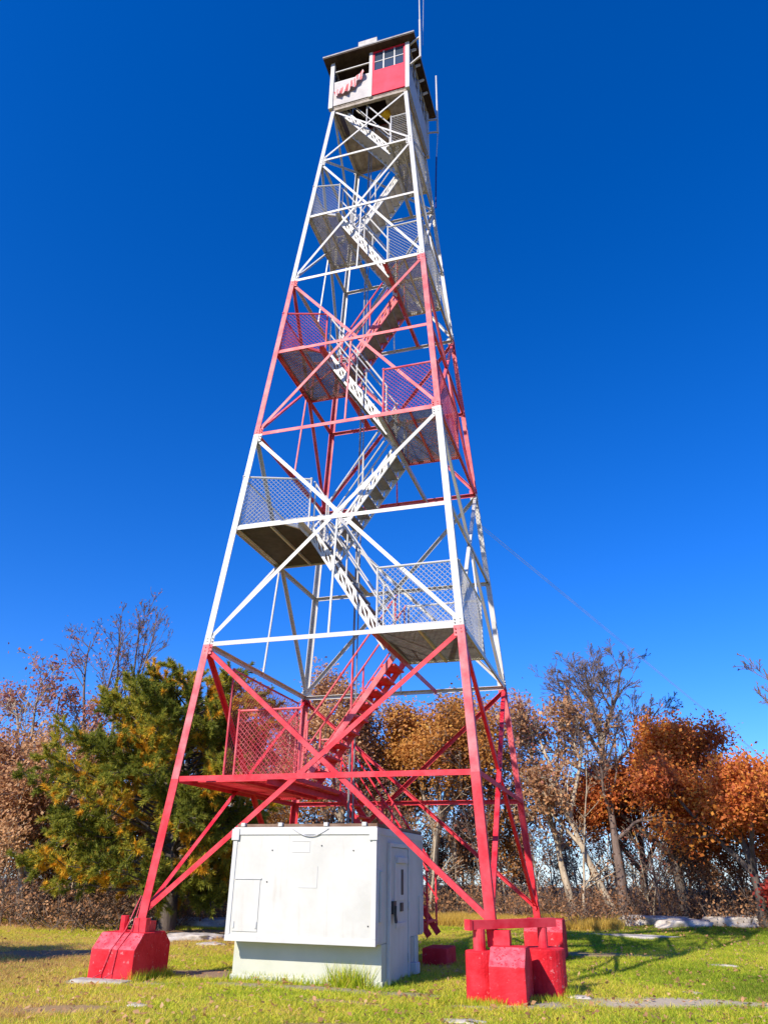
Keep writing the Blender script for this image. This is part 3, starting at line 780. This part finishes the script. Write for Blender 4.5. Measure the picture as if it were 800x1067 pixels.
def leaf_quads(rg, pts, per, spread, size, clump, flat=.5, base=.5, amp=.30, lift=None):
    """scatter folded leaf faces round twig points; tint varies per clump and leaf"""
    pts = np.asarray(pts); n = len(pts)
    idx = np.repeat(np.arange(n), per)
    c = pts[idx] + rg.normal(size=(len(idx), 3))*spread
    nrm = rg.normal(size=(len(idx), 3)); nrm += np.array([-.36, -.80, .80])*(flat + .4)*(1 if flat < 2 else 0) + np.array([0, 0, flat if flat >= 2 else 0]); nrm /= np.linalg.norm(nrm, axis=1, keepdims=True)
    a = np.cross(nrm, rg.normal(size=(len(idx), 3))); a /= np.linalg.norm(a, axis=1, keepdims=True); b = np.cross(nrm, a)
    s = size*rg.uniform(.55, 1.35, (len(idx), 1)); w_ = s*rg.uniform(.45, .8, (len(idx), 1))
    fold = nrm*s*rg.uniform(-.3, .3, (len(idx), 1))
    v = np.stack([c - a*s, c - b*w_ + fold, c + a*s, c + b*w_ + fold], 1).reshape(-1, 3)
    cl = np.sin(pts[:, 0]*clump + 1.7*np.sin(pts[:, 2]*clump*.8)) * np.cos(pts[:, 1]*clump*.9 + pts[:, 2]*clump*.7)
    tint = base + amp*.6*cl[idx] + rg.normal(size=len(idx))*amp*.45 + np.repeat(rg.normal(size=n), per)*amp*.35
    return v, np.clip(tint, .01, .99)
def make_tree(name, label, cat, loc, seed, starts, barkm, leafm=None, group=None, lf=None, sides=5, keep=1.0, **sk):
    rg = np.random.default_rng(seed)
    t = empty(name, (loc[0], loc[1], float(gz(loc[0], loc[1])) - .05)); tag(t, label, cat, group)
    S, T = skeleton(rg, starts, **sk)
    P0, P1, A, B = (np.array(z) for z in zip(*S))
    tubes_mesh('trunk', P0, P1, A, B, barkm, t, sides)
    if leafm is not None:
        pts = np.array([q for q, d, l in T])
        if keep < 1: 
            cl = np.sin(pts[:, 0]*1.3 + seed)*np.cos(pts[:, 1]*1.1) + np.sin(pts[:, 2]*1.5 + seed)*.7 + rg.normal(size=len(pts))*1.6
            pts = pts[np.argsort(cl)[int(len(pts)*(1 - keep)):]]
        v, ti = leaf_quads(rg, pts, **lf)
        fast_mesh('crown', v, 4, leafm, t, tint=ti)
    return t
def copy_tree(o, loc, rz, s, label=None):
    c_ = o.copy(); COL.objects.link(c_); c_.location = (loc[0], loc[1], float(gz(*loc)) - .05); c_.rotation_euler = (0, 0, rz); c_.scale = (s, s, s*random.uniform(.9, 1.12))
    if label: c_['label'] = label
    for ch in list(o.children):
        d = ch.copy(); COL.objects.link(d); d.parent = c_
    return c_

# --- pine beside the front left leg: whorled limbs ending in needle tufts
def pine(loc, seed, H=5.9, RAD=3.1):
    rg = np.random.default_rng(seed)
    t = empty('pine_tree', (loc[0], loc[1], float(gz(*loc)) - .05))
    tag(t, 'broad dark green pine with yellow needle clumps behind the left footing', 'pine tree')
    S = []; tips = []
    p = V(0, 0, 0); n = 22
    tp = [V(.10*math.sin(i*.5), .08*math.cos(i*.7), H*.93*i/n) for i in range(n + 1)]
    for i in range(n): S.append((tp[i], tp[i+1], .24*(1 - .92*i/n), .24*(1 - .92*(i + 1)/n)))
    for w_ in range(19):
        hz = .8 + (H - 1.3)*w_/18
        f = hz/H
        prof = RAD*math.sqrt(max(.09, 1 - (max(0, f - .34)/.70)**2.3))*(.82 if f < .2 else 1)
        m_ = int(rg.integers(8, 11)) if w_ < 15 else 7
        a0 = rg.uniform(0, 6.28)
        for j in range(m_):
            a = a0 + j*2*math.pi/m_ + rg.normal()*.25
            L = prof*rg.uniform(.6, 1.1)*(1 + .46*math.cos(a + 2.84)*max(0, 1 - f*1.1))
            d = norm(V(math.cos(a), math.sin(a), .12 + .55*f + rg.normal()*.1))
            q = V(0, 0, hz); ns = 7; r = .055*(1 - .5*f)
            for k in range(ns):
                d = norm(d + rg.normal(size=3)*.12 + V(0, 0, .03 if k > 3 else -.02))
                q2 = q + d*L/ns; S.append((q, q2, max(.012, r*(1 - k/ns)), max(.01, r*(1 - (k + 1)/ns))))
                if k >= 2:
                    for _ in range(4 if k < 6 else 5):
                        sd = norm(d + rg.normal(size=3)*.75 + V(0, 0, .18)); ln = rg.uniform(.25, .6)*(1.1 - .05*k)
                        e_ = q2 + sd*ln; S.append((q2, e_, .012, .008))
                        tips.append((e_, sd, k)); 
                        if rg.random() < .7: tips.append((q2 + sd*ln*.5 + rg.normal(size=3)*.06, sd, k - 2))
                q = q2
            tips.append((q, d, 7))
    P0, P1, A, B = (np.array(z) for z in zip(*S))
    tubes_mesh('trunk', P0, P1, A, B, M['bark_dark'], t, 5)
    C0 = np.array([x[0] for x in tips]); D = np.array([x[1] for x in tips]); K = np.array([x[2] for x in tips])
    # yellowing patches: clump noise; last year's needles sit further in along the limb
    y = .8*np.sin(C0[:, 0]*3.1 + .6)*np.cos(C0[:, 1]*2.6) + .8*np.sin(C0[:, 2]*3.3 + C0[:, 0]*1.6) + rg.normal(size=len(C0))*.6 - .22*(K - 4)
    old = (y > .95)
    per = 84; N = len(C0); idx = np.repeat(np.arange(N), per)
    dd = D[idx]*.75 + rg.normal(size=(N*per, 3))*.55 + np.array([0, 0, .25]); dd /= np.linalg.norm(dd, axis=1, keepdims=True)
    base = C0[idx] - D[idx]*rg.uniform(0, .20, (N*per, 1)) 
    ln = rg.uniform(.09, .17, (N*per, 1)); sd = np.cross(dd, rg.normal(size=(N*per, 3))); sd /= np.linalg.norm(sd, axis=1, keepdims=True); wd = .012
    v = np.stack([base - sd*wd, base + sd*wd, base + dd*ln], 1).reshape(-1, 3)
    tn = np.where(old[idx], .80 + rg.normal(size=N*per)*.08, .40 + .13*np.sin(C0[idx, 2]*3 + C0[idx, 0]*2) + rg.normal(size=N*per)*.12)
    fast_mesh('crown', v, 3, M['needles'], t, tint=np.clip(tn, .02, .98))
pine(polar(-31.4, 21.6), 11)

UP = V(0, 0, 1)
# --- bare and sparse tall trees, left
make_tree('bare_tree', 'slim bare tree with one bent stem and reddish tips rising left of the pine', 'tree', polar(-38.4, 28.5), 21,
          [((0, 0, 0), V(.02, 0, 1), 5.6, .13), ((0, 0, 5.2), V(-.45, -.15, 1), 4.0, .07), ((.05, 0, 5.4), V(.25, .1, 1), 3.7, .055)], M['twig'], M['leaf_rose'],
          lf=dict(per=1, spread=.12, size=.05, clump=1.2), keep=.14, maxlev=3, kids=(9, 6, 4), ratio=.42, wob=.10, trop=.08, start=.5, rmin=.007)
make_tree('bare_tree', 'tall many stemmed bare tree with a fan of fine twigs behind the pine', 'tree', polar(-36.4, 29), 22,
          [((0, 0, 0), V(.0, 0, 1), 5.6, .17), ((0, 0, 4.2), V(-.16, 0, 1), 5.6, .075), ((.05, 0, 4.4), V(.13, .1, 1), 5.9, .075), ((.05, 0, 4.6), V(.42, -.1, 1), 5.2, .06), ((0, 0, 4.6), V(.02, .3, 1), 5.0, .055)], M['twig'], M['leaf_rose'],
          lf=dict(per=1, spread=.14, size=.05, clump=1.2), keep=.12, maxlev=3, kids=(9, 7, 4), ratio=.36, angle=(.35, .75), wob=.08, trop=.12, start=.35, rmin=.007)
make_tree('sparse_tree', 'leaning grey tree with thin rosy leaf sprays at the left edge', 'tree', polar(-42.2, 27.5), 23,
          [((0, 0, 0), V(-.05, 0, 1), 5.0, .15), ((0, 0, 3.2), V(.7, .0, 1), 3.6, .08), ((0, 0, 3.6), V(-.6, .2, .8), 3.6, .08), ((0, 0, 4.0), V(.3, -.4, .9), 3.2, .07)], M['bark_grey'], M['leaf_rose'],
          lf=dict(per=4, spread=.18, size=.060, clump=1.0), keep=.4, maxlev=3, kids=(6, 5, 4), ratio=.5, wob=.14, trop=.03, start=.4, rmin=.011)
make_tree('oak_tree', 'low dense oak with tan brown leaves at the left edge', 'oak tree', polar(-40.4, 25.5), 24,
          [((0, 0, 0), UP, 3.6, .16), ((0, 0, .8), V(.7, 0, 1), 3.6, .10), ((0, 0, .9), V(-.7, .1, 1), 3.6, .10), ((0, 0, 1.0), V(0, -.7, 1), 3.4, .09)], M['bark_grey'], M['leaf_brown'],
          lf=dict(per=11, spread=.26, size=.056, clump=1.1, base=.62), keep=.78, maxlev=3, kids=(8, 5, 4), ratio=.5, wob=.16, trop=.03, start=.2)
make_tree('oak_tree', 'tan leaved young oak between the pine and the left edge thicket', 'oak tree', polar(-37.4, 26.5), 25,
          [((0, 0, 0), UP, 4.4, .14), ((0, 0, 1.0), V(.6, 0, 1), 3.4, .09), ((0, 0, 1.1), V(-.6, -.2, 1), 3.4, .09)], M['bark_grey'], M['leaf_brown'],
          lf=dict(per=9, spread=.26, size=.056, clump=1.1, base=.55), keep=.78, maxlev=3, kids=(8, 5, 4), ratio=.48, wob=.16, trop=.04, start=.2)
# --- behind the tower
make_tree('oak_tree', 'thin tall oak with patchy russet leaves seen through the stairs of the tower', 'oak tree', polar(-20.6, 30), 31,
          [((0, 0, 0), UP, 7.4, .19), ((0, 0, 3.2), V(.5, 0, 1), 4.2, .10), ((0, 0, 3.6), V(-.55, .1, 1), 4.0, .10), ((0, 0, 4.6), V(.1, -.5, 1), 3.4, .08)], M['bark_grey'], M['leaf_brown'],
          lf=dict(per=8, spread=.26, size=.060, clump=1.0, base=.6), keep=.8, maxlev=3, kids=(10, 5, 4), ratio=.42, wob=.13, trop=.04, start=.3)
make_tree('oak_tree', 'russet oak standing between the pine and the tower stairs', 'oak tree', polar(-25.6, 31), 32,
          [((0, 0, 0), UP, 6.2, .17), ((0, 0, 2.6), V(.55, 0, 1), 3.8, .10), ((0, 0, 3.0), V(-.55, .1, 1), 3.8, .10)], M['bark_grey'], M['leaf_brown'],
          lf=dict(per=10, spread=.26, size=.060, clump=1.0, base=.5), keep=.85, maxlev=3, kids=(10, 5, 4), ratio=.45, wob=.13, trop=.04, start=.3)
make_tree('oak_tree', 'rounded oak with rusty orange leaves right of the shed roof', 'oak tree', polar(-13.4, 30), 33,
          [((0, 0, 0), UP, 6.6, .20), ((0, 0, 2.6), V(.5, 0, 1), 3.9, .11), ((0, 0, 2.8), V(-.55, .1, 1), 3.8, .11), ((0, 0, 3.2), V(.1, -.55, 1), 3.5, .10), ((0, 0, 3.4), V(.2, .5, 1), 3.6, .09)], M['bark_grey'], M['leaf_olive'],
          lf=dict(per=11, spread=.27, size=.060, clump=1.1, base=.55), keep=.72, maxlev=3, kids=(9, 6, 4), ratio=.43, wob=.14, trop=.03, start=.42)
make_tree('oak_tree', 'narrow half bare oak with dull orange leaves behind the front right leg', 'oak tree', polar(-9.0, 31.5), 34,
          [((0, 0, 0), UP, 6.0, .16), ((0, 0, 2.4), V(.45, 0, 1), 3.6, .09), ((0, 0, 2.9), V(-.5, .1, 1), 3.4, .09)], M['bark_grey'], M['leaf_brown'],
          lf=dict(per=6, spread=.25, size=.060, clump=1.0, base=.55), keep=.75, maxlev=3, kids=(9, 5, 4), ratio=.45, wob=.13, trop=.04, start=.35)
make_tree('oak_tree', 'smaller rusty oak just left of the rounded one behind the tower', 'oak tree', polar(-17.0, 31), 35,
          [((0, 0, 0), UP, 5.2, .16), ((0, 0, 1.9), V(.5, 0, 1), 3.4, .09), ((0, 0, 2.3), V(-.5, .1, 1), 3.3, .09)], M['bark_grey'], M['leaf_olive'],
          lf=dict(per=8, spread=.25, size=.060, clump=1.0, base=.45), keep=.8, maxlev=3, kids=(9, 5, 4), ratio=.45, wob=.13, trop=.04, start=.3)
# --- right side
make_tree('bare_tree', 'big bare tree with upright trunk and wide leafless crown right of the tower', 'tree', polar(-.7, 28.0), 41,
          [((0, 0, 0), V(.05, 0, 1), 5.6, .21), ((.0, 0, 5.6), V(.30, 0, 1), 3.0, .10), ((0, 0, 5.0), V(-.45, .1, .9), 3.3, .10), ((0, 0, 4.6), V(.85, .2, .8), 3.0, .08), ((0, 0, 4.3), V(-1.0, -.1, .7), 3.4, .085), ((0, 0, 5.4), V(-.05, .3, 1), 3.1, .085), ((0, 0, 5.2), V(.1, -.5, .9), 2.8, .08)], M['twig'], None,
          maxlev=4, kids=(8, 6, 5, 3), ratio=.56, angle=(.4, .85), wob=.13, trop=.05, start=.35, rmin=.0065)
make_tree('leaning_tree', 'pale tan trunk leaning left beside the upright bare tree with sparse brown leaves', 'tree', polar(-1.2, 27.8), 42,
          [((0.1, 0, 0), V(-.62, 0, 1), 4.3, .17), ((-1.9, 0, 3.2), V(-.25, .1, 1), 3.6, .10), ((-1.6, 0, 2.9), V(.25, .1, 1), 3.6, .09), ((-1.2, 0, 2.2), V(-.8, .1, 1), 2.8, .07)], M['bark_pale'], M['leaf_brown'],
          lf=dict(per=4, spread=.24, size=.07, clump=1.2, base=.6), keep=.35, maxlev=3, kids=(8, 6, 5), ratio=.5, angle=(.5, .95), wob=.10, trop=.05, start=.5)
make_tree('pale_tree', 'pale crooked trunk left of the leaning pair with thin rusty twigs', 'tree', polar(-3.9, 28.6), 43,
          [((0, 0, 0), V(-.14, 0, 1), 4.6, .17), ((-.4, 0, 3.2), V(-.35, .1, 1), 3.8, .09), ((-.4, 0, 3.0), V(.4, .1, 1), 3.6, .09)], M['bark_pale'], M['leaf_rose'],
          lf=dict(per=2, spread=.24, size=.07, clump=1.2, base=.6), keep=.3, maxlev=3, kids=(8, 6, 5), ratio=.5, angle=(.5, .95), wob=.13, trop=.05, start=.45)
make_tree('oak_tree', 'broad bright orange oak with the tallest orange crown on the right', 'oak tree', polar(3.1, 28.8), 44,
          [((0, 0, 0), UP, 5.0, .22), ((0, 0, 1.7), V(.7, 0, 1), 3.7, .13), ((0, 0, 1.9), V(-.75, .1, .9), 3.8, .13), ((0, 0, 2.3), V(.1, -.7, 1), 3.3, .11), ((0, 0, 2.4), V(.2, .6, 1), 3.3, .10)], M['bark_dark'], M['leaf_orange'],
          lf=dict(per=11, spread=.24, size=.057, clump=1.2, base=.62), keep=.68, maxlev=3, kids=(9, 6, 4), ratio=.45, wob=.14, trop=.03, start=.5)
make_tree('oak_tree', 'lower orange and gold oak reaching the right edge', 'oak tree', polar(7.6, 25.8), 45,
          [((0, 0, 0), UP, 3.2, .18), ((0, 0, 1.1), V(.8, 0, .9), 3.2, .11), ((0, 0, 1.2), V(-.8, .1, .85), 3.3, .11), ((0, 0, 1.5), V(.1, -.7, .9), 2.7, .10)], M['bark_dark'], M['leaf_orange'],
          lf=dict(per=11, spread=.24, size=.057, clump=1.2, base=.66), keep=.75, maxlev=3, kids=(9, 6, 4), ratio=.46, wob=.14, trop=.02, start=.42)
make_tree('oak_tree', 'rusty brown oak low between the bare tree and the orange oak', 'oak tree', polar(0.7, 30.5), 46,
          [((0, 0, 0), UP, 4.6, .17), ((0, 0, 1.4), V(.7, 0, 1), 3.2, .10), ((0, 0, 1.6), V(-.75, .1, .9), 3.4, .10)], M['bark_dark'], M['leaf_orange'],
          lf=dict(per=12, spread=.24, size=.057, clump=1.2, base=.34), maxlev=3, kids=(9, 5, 4), ratio=.46, wob=.14, trop=.03, start=.42)
make_tree('red_shrub', 'scarlet leaved shrub at the right edge under the orange oak', 'shrub', polar(9.9, 25.2), 47,
          [((0, 0, 0), V(-.2, 0, 1), 1.25, .04), ((0, 0, 0), V(.4, 0, 1), 1.2, .04), ((0, 0, 0), V(-.6, .2, 1), 1.1, .04), ((0, 0, 0), V(0, -.5, 1), 1.0, .04)], M['bark_dark'], M['leaf_red'],
          lf=dict(per=15, spread=.15, size=.055, clump=1.8, base=.5), maxlev=2, kids=(8, 5), ratio=.5, wob=.16, start=.15)
make_tree('bare_tree', 'bare twiggy tree at the right edge, rising above the orange oak', 'tree', polar(12.2, 27.5), 48,
          [((0, 0, 0), V(.05, 0, 1), 6.0, .16), ((0, 0, 4.0), V(-.4, 0, 1), 3.6, .08), ((0, 0, 3.5), V(.4, 0, 1), 3.6, .08)], M['twig'], None,
          maxlev=3, kids=(8, 6, 5), ratio=.42, angle=(.4, .8), wob=.10, trop=.08, start=.4, rmin=.010)
make_tree('oak_tree', 'rust orange oak filling the right edge behind the scarlet shrub', 'oak tree', polar(9.6, 28.0), 50,
          [((0, 0, 0), UP, 3.6, .18), ((0, 0, 1.1), V(.8, 0, .9), 3.2, .11), ((0, 0, 1.2), V(-.8, .1, .85), 3.2, .11), ((0, 0, 1.5), V(.1, -.7, .9), 2.7, .10)], M['bark_dark'], M['leaf_orange'],
          lf=dict(per=11, spread=.24, size=.057, clump=1.2, base=.6), keep=.85, maxlev=3, kids=(9, 6, 4), ratio=.46, wob=.14, trop=.02, start=.4)
# tree standing off to the left of the view, its shadow crosses the lawn behind the left footing
make_tree('oak_tree', 'brown oak on the left of the lawn, outside the photo, shading the grass', 'oak tree', (-9.3, -6.1), 49,
          [((0, 0, 0), UP, 4.2, .18), ((0, 0, 1.4), V(.7, 0, 1), 3.0, .10), ((0, 0, 1.6), V(-.75, .1, .9), 3.0, .10)], M['bark_dark'], M['leaf_brown'],
          lf=dict(per=12, spread=.24, size=.057, clump=1.2, base=.4), maxlev=3, kids=(9, 5, 4), ratio=.46, wob=.14, trop=.03, start=.3)

# --- saplings of the thicket: six kinds, copied
KINDS = [
    ('grey pole sapling with a thin top of dry tan leaves in the thicket', [((0, 0, 0), V(.04, 0, 1), 5.6, .065)], M['bark_pale'], M['leaf_brown'], .55, 3, .6),
    ('bent grey sapling with a few rusty leaves in the thicket', [((0, 0, 0), V(-.14, 0, 1), 4.8, .06), ((-.2, 0, 1.5), V(.35, 0, 1), 3.0, .035)], M['bark_grey'], M['leaf_brown'], .6, 3, .45),
    ('bushy young oak with dark brown leaves in the thicket', [((0, 0, 0), UP, 4.2, .06), ((0, 0, .8), V(.4, 0, 1), 2.8, .035), ((0, 0, .9), V(-.4, .1, 1), 2.8, .035)], M['bark_dark'], M['leaf_brown'], .9, 5, .35),
    ('bare dark sapling with fine crossing twigs in the thicket', [((0, 0, 0), V(.08, 0, 1), 5.2, .06), ((0, 0, 1.0), V(-.3, 0, 1), 3.6, .04)], M['twig'], M['leaf_rose'], .25, 2, .5),
    ('young oak with olive and orange leaves in the thicket', [((0, 0, 0), UP, 4.6, .06), ((0, 0, 1.1), V(.4, 0, 1), 2.8, .035), ((0, 0, 1.3), V(-.4, -.1, 1), 2.8, .035)], M['bark_grey'], M['leaf_olive'], .85, 5, .5),
    ('slender double stemmed pale sapling in the thicket', [((0, 0, 0), V(.10, 0, 1), 5.2, .055), ((0, 0, 0), V(-.12, .05, 1), 4.9, .05)], M['bark_pale'], M['leaf_rose'], .4, 2, .5),
]
protos = []; used = [False]*6
for i, (lab, stt, bm_, lm, keep, per, bs) in enumerate(KINDS):
    protos.append(make_tree('sapling', lab, 'sapling', (0, 60), 60 + i, stt, bm_, lm, group='saplings of the thicket behind the tower: ' + lab.split(' in the')[0],
                  lf=dict(per=per, spread=.17, size=.056, clump=1.3, base=bs), keep=keep, maxlev=2, kids=(13, 6), ratio=.34, angle=(.5, 1.1), wob=.11, trop=.05, start=.18, sides=4))
rg = random.Random(5)
for n_ in range(112):
    az = -44 + 57*((n_*0.61803) % 1.0); d = rg.uniform(27.0, 37.5)
    if az < -28: d = rg.uniform(25.5, 34)
    i = rg.choices(range(6), (6, 4, 2, 3, 3 if -26 < az < -4 else 1, 3))[0]
    s = rg.uniform(.62, 1.12)*(1.0 if az < -8 else .80)
    loc = polar(az, d)
    if not used[i]:
        used[i] = True; o = protos[i]; o.location = (loc[0], loc[1], float(gz(*loc)) - .05); o.scale = (s, s, s); o.rotation_euler = (0, 0, rg.uniform(0, 6.28))
    else: copy_tree(protos[i], loc, rg.uniform(0, 6.28), s)

# --- low brush along the wood's edge
def brush():
    g = np.random.default_rng(77); N = 4200
    az = np.radians(g.uniform(-45, 13, N)); d = g.uniform(0, 1, N)**.8*12 + 25.0
    d = d + np.where(az < np.radians(-27), -3.0, 0) + 1.2*np.sin(az*23)
    x = CAM[0] + d*np.sin(az); y = CAM[1] + d*np.cos(az); z = gz(x, y)
    P0 = []; P1 = []; A = []; B = []; L = []
    base = np.stack([x, y, z], 1)
    dv = g.normal(size=(N, 3))*.75; dv[:, 2] = 1; dv /= np.linalg.norm(dv, axis=1, keepdims=True)
    h = g.uniform(.3, 1.35, N)*np.where(g.random(N) < .8, .75, 1.2)
    mid = base + dv*h[:, None]*.5; d2 = dv + g.normal(size=(N, 3))*.3; tip = mid + d2*h[:, None]*.5
    P0 += [base, mid]; P1 += [mid, tip]; A += [np.full(N, .014), np.full(N, .010)]; B += [np.full(N, .010), np.full(N, .006)]
    pts = [mid, tip]
    for k in range(5):
        f = g.uniform(.3, 1, (N, 1)); q = base + dv*h[:, None]*f; e = q + (dv*.4 + g.normal(size=(N, 3))*.6)*h[:, None]*.35
        P0.append(q); P1.append(e); A.append(np.full(N, .009)); B.append(np.full(N, .006)); pts.append(e)
    o = tubes_mesh('brush', np.concatenate(P0), np.concatenate(P1), np.concatenate(A), np.concatenate(B), M['brush'], None, 3)
    tag(o, 'tangle of thin leafless stems along the edge of the wood', 'brush', kind='stuff')
    pts = np.concatenate(pts); pts = pts[g.random(len(pts)) < .75]
    v, ti = leaf_quads(g, pts, per=3, spread=.16, size=.045, clump=.7, base=.36)
    o = fast_mesh('brush_leaves', v, 4, M['leaf_brown'], tint=ti); tag(o, 'dry brown leaves clinging to the brush', 'leaves', kind='stuff')
brush()

# ------------------------------------------------------------------ grass, fallen leaves
def blades(name, label, mat, az0, az1, d0, d1, N, h, wd, seed, pw=1.0, tintf=None, tuft=1, skip=True, lean=.9, kind='stuff', mask=None):
    g = np.random.default_rng(seed)
    az = np.radians(g.uniform(az0, az1, N)); d = d0 + (d1 - d0)*g.random(N)**pw
    x = CAM[0] + d*np.sin(az); y = CAM[1] + d*np.cos(az)
    if tuft > 1: x = np.repeat(x, tuft) + g.normal(size=N*tuft)*.05; y = np.repeat(y, tuft) + g.normal(size=N*tuft)*.05
    if skip:
        k = np.ones(len(x), bool)
        for cx, cy, rx, ry, ro, c_ in DIRT:
            dx, dy = x - cx, y - cy; u_ = (dx*math.cos(ro) + dy*math.sin(ro))/rx; v_ = (-dx*math.sin(ro) + dy*math.cos(ro))/ry
            k &= (np.hypot(u_, v_) + .4*np.sin(x*5)*np.cos(y*6)) > .85 + g.uniform(-.25, .25, len(x))
        k &= ~((x > -1.22) & (x < 1.0) & (y > -2.1) & (y < -.5))
        x, y = x[k], y[k]
    if mask is not None: k = mask(x, y, g); x, y = x[k], y[k]
    n = len(x); z = gz(x, y)
    hh = h*g.uniform(.45, 1.25, n); th = g.uniform(0, 6.28, n)
    sx, sy = np.cos(th)*wd/2, np.sin(th)*wd/2
    ln = g.normal(size=(n, 2))*lean*hh[:, None]
    b0 = np.stack([x - sx, y - sy, z - .01], 1); b1 = np.stack([x + sx, y + sy, z - .01], 1)
    tp = np.stack([x + ln[:, 0], y + ln[:, 1], z + hh], 1)
    v = np.stack([b0, b1, tp], 1).reshape(-1, 3)
    ti = tintf(x, y, g)
    o = fast_mesh(name, v, 3, mat, tint=np.clip(ti, .01, .99)); tag(o, label, 'grass', kind=kind)
def lawn_tint(x, y, g):
    t = .50 + .25*np.sin(x*.7 + 1.1*np.sin(y*.6)) * np.cos(y*.5 + .7) + .10*np.sin(x*2.1 + y*1.3)*np.cos(y*2.7 - x*.9)
    t = t - .06*np.clip(x - .5, -4, 5)      # greener towards the right, drier on the left
    return t + .10*np.sin(x*5.3 + 2*np.sin(y*4.1))*np.cos(y*6.1) + g.normal(size=len(x))*.17
blades('lawn_grass', 'short yellow green lawn grass round the tower', M['grass'], -43, 11, 8.0, 26, 460000, .038, .012, 1, pw=.8, tintf=lawn_tint)
blades('lawn_tuft', 'longer grass tufts scattered over the lawn', M['grass'], -43, 11, 8.0, 25, 5200, .065, .011, 2, pw=.9, tintf=lawn_tint, tuft=12)
def at_walls(x, y, g):
    return np.ones(len(x), bool)
# weeds along the shed and the footings
def weeds():
    g = np.random.default_rng(9); xs = []; ys = []; hs = []
    def line(x0, y0, x1, y1, n, h):
        t = g.random(n); xs.append(x0 + (x1 - x0)*t + g.normal(size=n)*.05); ys.append(y0 + (y1 - y0)*t + g.normal(size=n)*.05); hs.append(h*g.uniform(.4, 1.2, n))
    line(-1.25, -2.16, 1.0, -2.22, 1500, .12); line(.3, -2.22, .75, -2.26, 500, .28); line(1.0, -2.1, 1.02, -.6, 300, .09)
    line(2.2, -3.08, 2.6, -3.08, 350, .08); line(2.6, -3.02, 3.3, -2.35, 450, .08); line(-2.2, -3.05, -2.15, -2.2, 420, .14); line(-3.0, -2.9, -2.98, -2.2, 250, .12); line(3.3, -2.2, 3.35, -1.7, 250, .12)
    x, y, h = np.concatenate(xs), np.concatenate(ys), np.concatenate(hs); n = len(x); z = gz(x, y); th = g.uniform(0, 6.28, n)
    ln = g.normal(size=(n, 2))*.4*h[:, None]
    v = np.stack([np.stack([x - np.cos(th)*.007, y - np.sin(th)*.007, z - .02], 1), np.stack([x + np.cos(th)*.007, y + np.sin(th)*.007, z - .02], 1), np.stack([x + ln[:, 0], y + ln[:, 1], z + h], 1)], 1).reshape(-1, 3)
    o = fast_mesh('weeds', v, 3, M['grass'], tint=np.clip(.35 + g.normal(size=n)*.18, .01, .99)); tag(o, 'unmown grass along the shed and the red footings', 'grass', kind='stuff')
weeds()
blades('yellow_grass', 'tall dry yellow grass along the foot of the trees', M['straw'], -16, -1, 23.5, 27, 2600, .24, .016, 3, tintf=lambda x, y, g: .5 + g.normal(size=len(x))*.25, tuft=14, skip=False, lean=.35)
def litter():
    g = np.random.default_rng(13); N = 26000
    az = np.radians(g.uniform(-44, 12, N)); d = np.where(g.random(N) < .16, g.uniform(8.5, 22, N), g.uniform(19, 34, N))
    x = CAM[0] + d*np.sin(az); y = CAM[1] + d*np.cos(az); k = ~((d > 19) & (np.sin(x*1.1)*np.cos(y*.9) + g.normal(size=N)*.7 + (d - 23)*.25 < 0)); x, y = x[k], y[k]
    P = np.stack([x, y, gz(x, y) + .03], 1)
    v, ti = leaf_quads(g, P, per=1, spread=.01, size=.034, clump=.8, flat=2.5, base=.7)
    o = fast_mesh('fallen_leaves', v, 4, M['leaf_brown'], tint=ti); tag(o, 'fallen brown leaves on the grass and under the trees', 'leaves', kind='stuff')
litter()

# ------------------------------------------------------------------ rocks
def rock(label, x, y, s, seed, sink=.25, flat=.55, rz=0, grp=None):
    o = lump('rock', M['rock'], (x, y, float(gz(x, y)) - s[2]*sink), s, seed, 4, .42, 1.9, flat); o.rotation_euler = (0, 0, rz); tag(o, label, 'rock', grp)
def rpx(az, d, *a, **k): return polar(az, d)
x, y = polar(1.0, 26.0); rock('long pale ledge rock below the bare tree on the right', x, y, (1.2, .8, .55), 1, rz=.1)
x, y = polar(2.9, 25.0); rock('broken grey ledge rock next to the long pale one', x, y, (.75, .6, .42), 2, rz=.4)
x, y = polar(6.6, 26.5); rock('wide flat ledge rock at the right under the orange oak', x, y, (1.2, .8, .55), 3, rz=-.1)
x, y = polar(-.8, 21.3); rock('low flat slab of stone in the grass crossed by shadows', x, y, (1.2, .45, .16), 4, .3, rz=.12)
x, y = polar(-32.6, 23.6); rock('pale boulder standing left of the pine trunk', x, y, (.45, .4, .60), 5, .2)
x, y = polar(-28.7, 23.4); rock('flat pale ledge rock right of the pine trunk', x, y, (1.2, .8, .6), 6, .3, rz=.2)
x, y = polar(-29.8, 18.6); rock('rough grey boulder in front of the pine trunk', x, y, (.7, .45, .42), 7, .35, rz=.5)
x, y = polar(-28.2, 17.2); rock('small grey stone at the edge of the bare soil left of the shed', x, y, (.35, .25, .16), 8, .4)
x, y = polar(-11.7, 9.1); rock('flat pale stone in the grass at the bottom edge of the photo', x, y, (.22, .13, .07), 9, .3)
x, y = polar(2.7, 12.0); rock('small pale stone on the lawn right of the tower', x, y, (.13, .10, .06), 10, .3)
x, y = polar(-32.4, 9.7); rock('small light stone on the lawn below the left footing', x, y, (.11, .08, .06), 11, .3)
x, y = polar(4.8, 15.8); rock('pale flat stone far out on the right lawn', x, y, (.26, .14, .08), 12, .3)
x, y = polar(-4.6, 11.0); rock('light flat stone beside the front right footing', x, y, (.22, .14, .07), 13, .3)
